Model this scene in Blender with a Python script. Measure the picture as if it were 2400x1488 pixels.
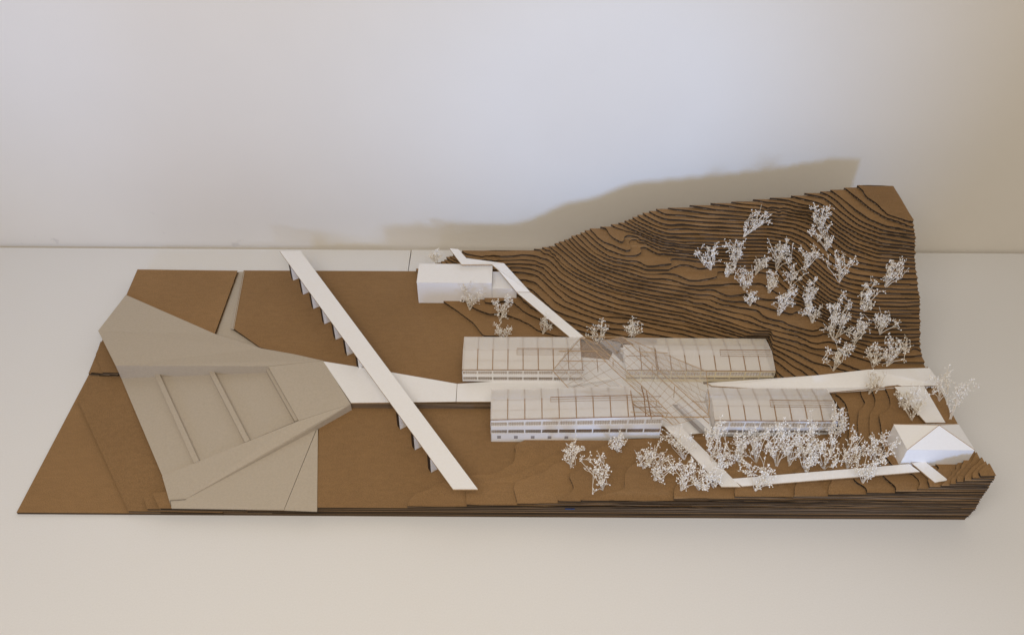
import bpy, bmesh, math, random
import numpy as np
from mathutils import Vector, Matrix
from mathutils.geometry import tessellate_polygon

for o in list(bpy.data.objects):
    bpy.data.objects.remove(o)
scene = bpy.context.scene
COL = scene.collection
R = math.radians

# ------------------------------------------------------------------ camera
cam = bpy.data.cameras.new('camera')
cam.sensor_width = 36.0
cam.lens = 36.0 * 1976 / 2400
cam.clip_start = 0.05
cam.clip_end = 60
co = bpy.data.objects.new('camera', cam)
COL.objects.link(co)
co.matrix_world = (Matrix.Translation((0, 0, 1.5)) @ Matrix.Rotation(R(90 - 42.6), 4, 'X') @ Matrix.Rotation(R(0.37), 4, 'Z'))
scene.camera = co

# ------------------------------------------------------------------ world, lamps, exposure
world = bpy.data.worlds.new('World')
scene.world = world
world.use_nodes = True
bg = world.node_tree.nodes['Background']
bg.inputs['Color'].default_value = (1.0, 0.89, 0.74, 1)
bg.inputs['Strength'].default_value = 0.32

def lamp(name, kind, loc, target, energy, color, **kw):
    l = bpy.data.lights.new(name, kind)
    l.energy = energy
    l.color = color
    for k, v in kw.items():
        setattr(l, k, v)
    o = bpy.data.objects.new(name, l)
    COL.objects.link(o)
    o.location = loc
    o.rotation_euler = (Vector(target) - Vector(loc)).to_track_quat('-Z', 'Y').to_euler()
    return o

# cool window light from the front, low; warm room light from above
lamp('window_light', 'SPOT', (1.9, -2.7, 0.68), (0.24, 1.93, 0.46), 600, (0.32, 0.53, 1.0), spot_size=R(15.6), spot_blend=0.18, shadow_soft_size=0.42)
lamp('side_window_light', 'SPOT', (-1.5, -2.6, 1.30), (-1.15, 1.93, 0.62), 380, (0.33, 0.52, 1.0), spot_size=R(21), spot_blend=0.6, shadow_soft_size=0.6)
lamp('ceiling_light', 'AREA', (-0.25, -0.35, 2.3), (0.0, 1.10, 0.1), 39, (1.0, 0.925, 0.84), shape='RECTANGLE', size=2.2, size_y=1.2)

scene.view_settings.view_transform = 'Standard'
scene.view_settings.look = 'None'
scene.view_settings.gamma = 1.0
scene.view_settings.exposure = 0.0
scene.render.engine = 'CYCLES'
scene.cycles.max_bounces = 10
scene.cycles.transparent_max_bounces = 24

# ------------------------------------------------------------------ materials
def mat(name, color, rough=0.8, noise=0.0, scale=200.0, bump=0.0, bump_scale=900.0, stretch=(1, 1, 1), color2=None, spec=0.2):
    m = bpy.data.materials.new(name)
    m.use_nodes = True
    nt = m.node_tree
    b = nt.nodes['Principled BSDF']
    b.inputs['Roughness'].default_value = rough
    b.inputs['Specular IOR Level'].default_value = spec
    tc = nt.nodes.new('ShaderNodeTexCoord')
    mp = nt.nodes.new('ShaderNodeMapping')
    mp.inputs['Scale'].default_value = stretch
    nt.links.new(tc.outputs['Object'], mp.inputs['Vector'])
    if noise > 0 or color2:
        n = nt.nodes.new('ShaderNodeTexNoise')
        n.inputs['Scale'].default_value = scale
        n.inputs['Detail'].default_value = 5
        nt.links.new(mp.outputs['Vector'], n.inputs['Vector'])
        cr = nt.nodes.new('ShaderNodeValToRGB')
        c2 = color2 or tuple(min(1, c * (1 + noise)) for c in color)
        c1 = color if color2 else tuple(c * (1 - noise) for c in color)
        cr.color_ramp.elements[0].position = 0.3
        cr.color_ramp.elements[1].position = 0.7
        cr.color_ramp.elements[0].color = (*c1, 1)
        cr.color_ramp.elements[1].color = (*c2, 1)
        nt.links.new(n.outputs['Fac'], cr.inputs['Fac'])
        nt.links.new(cr.outputs['Color'], b.inputs['Base Color'])
    else:
        b.inputs['Base Color'].default_value = (*color, 1)
    if bump > 0:
        n2 = nt.nodes.new('ShaderNodeTexNoise')
        n2.inputs['Scale'].default_value = bump_scale
        n2.inputs['Detail'].default_value = 3
        nt.links.new(mp.outputs['Vector'], n2.inputs['Vector'])
        bp = nt.nodes.new('ShaderNodeBump')
        bp.inputs['Strength'].default_value = bump
        bp.inputs['Distance'].default_value = 0.001
        nt.links.new(n2.outputs['Fac'], bp.inputs['Height'])
        nt.links.new(bp.outputs['Normal'], b.inputs['Normal'])
    return m

M = {}
def card_mat():
    m = mat('cardboard_liner', (0.268, 0.156, 0.068), rough=0.75, noise=0.05, scale=90, bump=0.25, bump_scale=700, stretch=(0.5, 1.4, 1))
    nt = m.node_tree
    b = nt.nodes['Principled BSDF']
    # long soft blotches and fine fibre specks on top of the board colour
    tc = nt.nodes.new('ShaderNodeTexCoord')
    n = nt.nodes.new('ShaderNodeTexNoise')
    n.inputs['Scale'].default_value = 4.5
    n.inputs['Detail'].default_value = 3
    nt.links.new(tc.outputs['Object'], n.inputs['Vector'])
    f = nt.nodes.new('ShaderNodeTexNoise')
    f.inputs['Scale'].default_value = 520
    f.inputs['Detail'].default_value = 2
    nt.links.new(tc.outputs['Object'], f.inputs['Vector'])
    mr = nt.nodes.new('ShaderNodeMapRange')
    mr.inputs['From Min'].default_value = 0.3
    mr.inputs['From Max'].default_value = 0.7
    mr.inputs['To Min'].default_value = 0.95
    mr.inputs['To Max'].default_value = 1.05
    nt.links.new(n.outputs['Fac'], mr.inputs['Value'])
    mr2 = nt.nodes.new('ShaderNodeMapRange')
    mr2.inputs['From Min'].default_value = 0.3
    mr2.inputs['From Max'].default_value = 0.7
    mr2.inputs['To Min'].default_value = 0.82
    mr2.inputs['To Max'].default_value = 1.18
    nt.links.new(f.outputs['Fac'], mr2.inputs['Value'])
    mu = nt.nodes.new('ShaderNodeMath')
    mu.operation = 'MULTIPLY'
    nt.links.new(mr.outputs['Result'], mu.inputs[0])
    nt.links.new(mr2.outputs['Result'], mu.inputs[1])
    oi = nt.nodes.new('ShaderNodeObjectInfo')
    mr3 = nt.nodes.new('ShaderNodeMapRange')
    mr3.inputs['To Min'].default_value = 0.93
    mr3.inputs['To Max'].default_value = 1.07
    nt.links.new(oi.outputs['Random'], mr3.inputs['Value'])
    mu2 = nt.nodes.new('ShaderNodeMath')
    mu2.operation = 'MULTIPLY'
    nt.links.new(mu.outputs[0], mu2.inputs[0])
    nt.links.new(mr3.outputs['Result'], mu2.inputs[1])
    src = b.inputs['Base Color'].links[0].from_socket
    vm = nt.nodes.new('ShaderNodeVectorMath')
    vm.operation = 'SCALE'
    nt.links.new(src, vm.inputs[0])
    nt.links.new(mu2.outputs[0], vm.inputs['Scale'])
    nt.links.new(vm.outputs['Vector'], b.inputs['Base Color'])
    return m
M['card'] = card_mat()
M['core'] = mat('cardboard_core_shaded', (0.040, 0.026, 0.015), rough=0.95, noise=0.45, scale=70, stretch=(0.15, 0.15, 6))  # near-black: shade of the recess between liners is put into the colour
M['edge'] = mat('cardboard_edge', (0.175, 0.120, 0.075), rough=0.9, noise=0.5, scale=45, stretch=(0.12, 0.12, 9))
M['board'] = mat('white_board', (0.79, 0.782, 0.772), rough=0.6, noise=0.02, scale=300, bump=0.12, bump_scale=1200)
M['model_white'] = mat('white_paper', (0.86, 0.845, 0.83), rough=0.6, noise=0.015, scale=200, bump=0.08, bump_scale=1200)
M['grey_paper'] = mat('grey_paper', (0.475, 0.41, 0.325), rough=0.8, noise=0.05, scale=260, bump=0.2, bump_scale=900)
M['edge_wood'] = mat('cut_edge_wood', (0.42, 0.27, 0.14), rough=0.8, noise=0.2, scale=300)
M['burnt'] = mat('burnt_edge', (0.045, 0.028, 0.018), rough=0.9, noise=0.3, scale=300)
M['wood'] = mat('balsa_strip', (0.30, 0.175, 0.085), rough=0.7, noise=0.2, scale=150)
M['pale_wood'] = mat('pale_basswood', (0.74, 0.64, 0.44), rough=0.7, noise=0.06, scale=120, stretch=(0.2, 1, 1))
M['slate'] = mat('grey_card', (0.34, 0.31, 0.30), rough=0.85, noise=0.06, scale=200)
M['wire'] = mat('thin_wire', (0.47, 0.32, 0.18), rough=0.7, noise=0.15, scale=200)
M['bloom'] = mat('dried_blossom', (0.96, 0.93, 0.87), rough=0.9)
M['stem'] = mat('dried_stem', (0.80, 0.73, 0.62), rough=0.9)
M['blue'] = mat('blue_marker', (0.05, 0.08, 0.20), rough=0.8)

def sheet_mat(name, color, transp, gloss=0.04, translucent=0.5):
    m = bpy.data.materials.new(name)
    m.use_nodes = True
    nt = m.node_tree
    nt.nodes.clear()
    out = nt.nodes.new('ShaderNodeOutputMaterial')
    tr = nt.nodes.new('ShaderNodeBsdfTransparent')
    df = nt.nodes.new('ShaderNodeBsdfDiffuse')
    tl = nt.nodes.new('ShaderNodeBsdfTranslucent')
    gl = nt.nodes.new('ShaderNodeBsdfGlossy')
    gl.inputs['Roughness'].default_value = 0.25
    df.inputs['Color'].default_value = (*color, 1)
    tl.inputs['Color'].default_value = (*color, 1)
    a = nt.nodes.new('ShaderNodeMixShader')
    a.inputs[0].default_value = translucent
    nt.links.new(df.outputs[0], a.inputs[1])
    nt.links.new(tl.outputs[0], a.inputs[2])
    g = nt.nodes.new('ShaderNodeMixShader')
    g.inputs[0].default_value = gloss
    nt.links.new(a.outputs[0], g.inputs[1])
    nt.links.new(gl.outputs[0], g.inputs[2])
    b = nt.nodes.new('ShaderNodeMixShader')
    b.inputs[0].default_value = 1 - transp
    nt.links.new(tr.outputs[0], b.inputs[1])
    nt.links.new(g.outputs[0], b.inputs[2])
    nt.links.new(b.outputs[0], out.inputs['Surface'])
    return m
M['vellum'] = sheet_mat('vellum_sheet', (0.95, 0.91, 0.86), 0.62, gloss=0.02, translucent=0.35)
M['clear'] = sheet_mat('clear_acetate', (0.88, 0.84, 0.80), 0.86, gloss=0.05, translucent=0.45)

# ------------------------------------------------------------------ helpers
def link(name, verts, faces, m, parent=None, mats=None, fmats=None, smooth=False):
    me = bpy.data.meshes.new(name)
    me.from_pydata([tuple(v) for v in verts], [], faces)
    for mm in (mats or [m]):
        me.materials.append(M[mm])
    if fmats:
        me.polygons.foreach_set('material_index', fmats)
    if smooth:
        me.polygons.foreach_set('use_smooth', [True] * len(me.polygons))
    me.update()
    o = bpy.data.objects.new(name, me)
    COL.objects.link(o)
    if parent is not None:
        o.parent = parent
        o.matrix_parent_inverse = parent.matrix_world.inverted()
    return o

def empty(name, loc):
    o = bpy.data.objects.new(name, None)
    o.empty_display_size = 0.02
    COL.objects.link(o)
    o.location = loc
    o.matrix_world = Matrix.Translation(loc)
    return o

def tag(o, label=None, cat=None, group=None, kind=None):
    if label: o['label'] = label
    if cat: o['category'] = cat
    if group: o['group'] = group
    if kind: o['kind'] = kind
    return o

class MB:
    def __init__(s):
        s.v = []; s.f = []; s.m = []
    def add(s, vs, fs, mi=0):
        n = len(s.v)
        s.v += [tuple(v) for v in vs]
        s.f += [tuple(i + n for i in f) for f in fs]
        s.m += [mi] * len(fs)
    def box(s, a, b, mi=0):
        x0, y0, z0 = a; x1, y1, z1 = b
        s.add([(x0,y0,z0),(x1,y0,z0),(x1,y1,z0),(x0,y1,z0),(x0,y0,z1),(x1,y0,z1),(x1,y1,z1),(x0,y1,z1)],
              [(3,2,1,0),(4,5,6,7),(0,1,5,4),(1,2,6,5),(2,3,7,6),(3,0,4,7)], mi)
    def bar(s, p, q, w, h, mi=0, up=(0,0,1)):
        p = Vector(p); q = Vector(q); d = (q - p).normalized(); u = Vector(up)
        sd = d.cross(u)
        if sd.length < 1e-5: sd = d.cross(Vector((0,1,0)))
        sd.normalize(); u = sd.cross(d).normalized()
        vs = []
        for e in (p, q):
            for a, b in ((-1,-1),(1,-1),(1,1),(-1,1)):
                vs.append(e + sd * (a * w / 2) + u * (b * h / 2))
        s.add(vs, [(3,2,1,0),(4,5,6,7),(0,1,5,4),(1,2,6,5),(2,3,7,6),(3,0,4,7)], mi)
    def plate(s, top, th, mi=0, mside=None):
        """prism: polygon of 3D points (counter-clockwise from above), thickness th downward"""
        n = len(top)
        tris = tessellate_polygon([[Vector((p[0], p[1], 0)) for p in top]])
        k = len(s.v)
        s.v += [tuple(p) for p in top] + [(p[0], p[1], p[2] - th) for p in top]
        for a, b, c in tris:
            A, B, Cc = (Vector(top[i]) for i in (a, b, c))
            if (B - A).cross(Cc - A).z < 0: b, c = c, b
            s.f.append((k+a, k+b, k+c)); s.m.append(mi)
            s.f.append((k+n+c, k+n+b, k+n+a)); s.m.append(mi)
        area = sum(top[i][0] * top[(i+1) % n][1] - top[(i+1) % n][0] * top[i][1] for i in range(n))
        for i in range(n):
            j = (i + 1) % n
            q = (k+i, k+n+i, k+n+j, k+j)
            s.f.append(q if area > 0 else q[::-1]); s.m.append(mi if mside is None else mside)
    def build(s, name, m, parent=None, smooth=False):
        ms = m if isinstance(m, (list, tuple)) else [m]
        return link(name, s.v, s.f, None, parent, mats=ms, fmats=s.m, smooth=smooth)

def plate_obj(name, top, th, m, parent=None, side=None):
    b = MB()
    b.plate(top, th, 0, 1 if side else None)
    return b.build(name, [m, side] if side else m, parent)

T = 0.0063          # one cardboard layer
XL, XR, YF, YB = -1.030, 0.955, 1.014, 1.785
rng = random.Random(7)

# ------------------------------------------------------------------ setting: wall and table
def wall_material():
    m = mat('painted_wall', (0.77, 0.72, 0.64), rough=0.85, noise=0.008, scale=6, bump=0.15, bump_scale=350)
    nt = m.node_tree
    b = nt.nodes['Principled BSDF']
    tc = nt.nodes.new('ShaderNodeTexCoord')
    n = nt.nodes.new('ShaderNodeTexNoise')
    n.inputs['Scale'].default_value = 22
    n.inputs['Detail'].default_value = 8
    nt.links.new(tc.outputs['Object'], n.inputs['Vector'])
    sep = nt.nodes.new('ShaderNodeSeparateXYZ')
    nt.links.new(tc.outputs['Object'], sep.inputs[0])
    # scuffs low on the left of the wall, above the table edge
    mx = nt.nodes.new('ShaderNodeMapRange')
    mx.inputs['From Min'].default_value = -0.6; mx.inputs['From Max'].default_value = -0.95
    nt.links.new(sep.outputs['X'], mx.inputs['Value'])
    mz = nt.nodes.new('ShaderNodeMapRange')
    mz.inputs['From Min'].default_value = 0.17; mz.inputs['From Max'].default_value = 0.03
    nt.links.new(sep.outputs['Z'], mz.inputs['Value'])
    th = nt.nodes.new('ShaderNodeMapRange')
    th.inputs['From Min'].default_value = 0.66; th.inputs['From Max'].default_value = 0.80
    nt.links.new(n.outputs['Fac'], th.inputs['Value'])
    p1 = nt.nodes.new('ShaderNodeMath'); p1.operation = 'MULTIPLY'
    nt.links.new(mx.outputs[0], p1.inputs[0]); nt.links.new(mz.outputs[0], p1.inputs[1])
    p2 = nt.nodes.new('ShaderNodeMath'); p2.operation = 'MULTIPLY'
    nt.links.new(p1.outputs[0], p2.inputs[0]); nt.links.new(th.outputs[0], p2.inputs[1])
    mixn = nt.nodes.new('ShaderNodeMix'); mixn.data_type = 'RGBA'
    src = b.inputs['Base Color'].links[0].from_socket
    nt.links.new(p2.outputs[0], mixn.inputs['Factor'])
    nt.links.new(src, mixn.inputs['A'])
    mixn.inputs['B'].default_value = (0.52, 0.48, 0.44, 1)
    nt.links.new(mixn.outputs['Result'], b.inputs['Base Color'])
    return m
M['wall'] = wall_material()
b = MB(); b.box((-5, 1.925, -1.0), (5, 2.05, 3.4)); tag(b.build('wall', 'wall'), kind='structure')
b = MB()
b.plate([(-3.2, -0.1, 0), (3.2, -0.1, 0), (3.2, 1.9165, 0), (-0.2895, 1.9155, 0), (-0.2905, 1.60, 0), (-0.2925, 1.914, 0), (-3.2, 1.9125, 0)], 0.03)
tag(b.build('table_top', 'board'), kind='structure')

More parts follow.
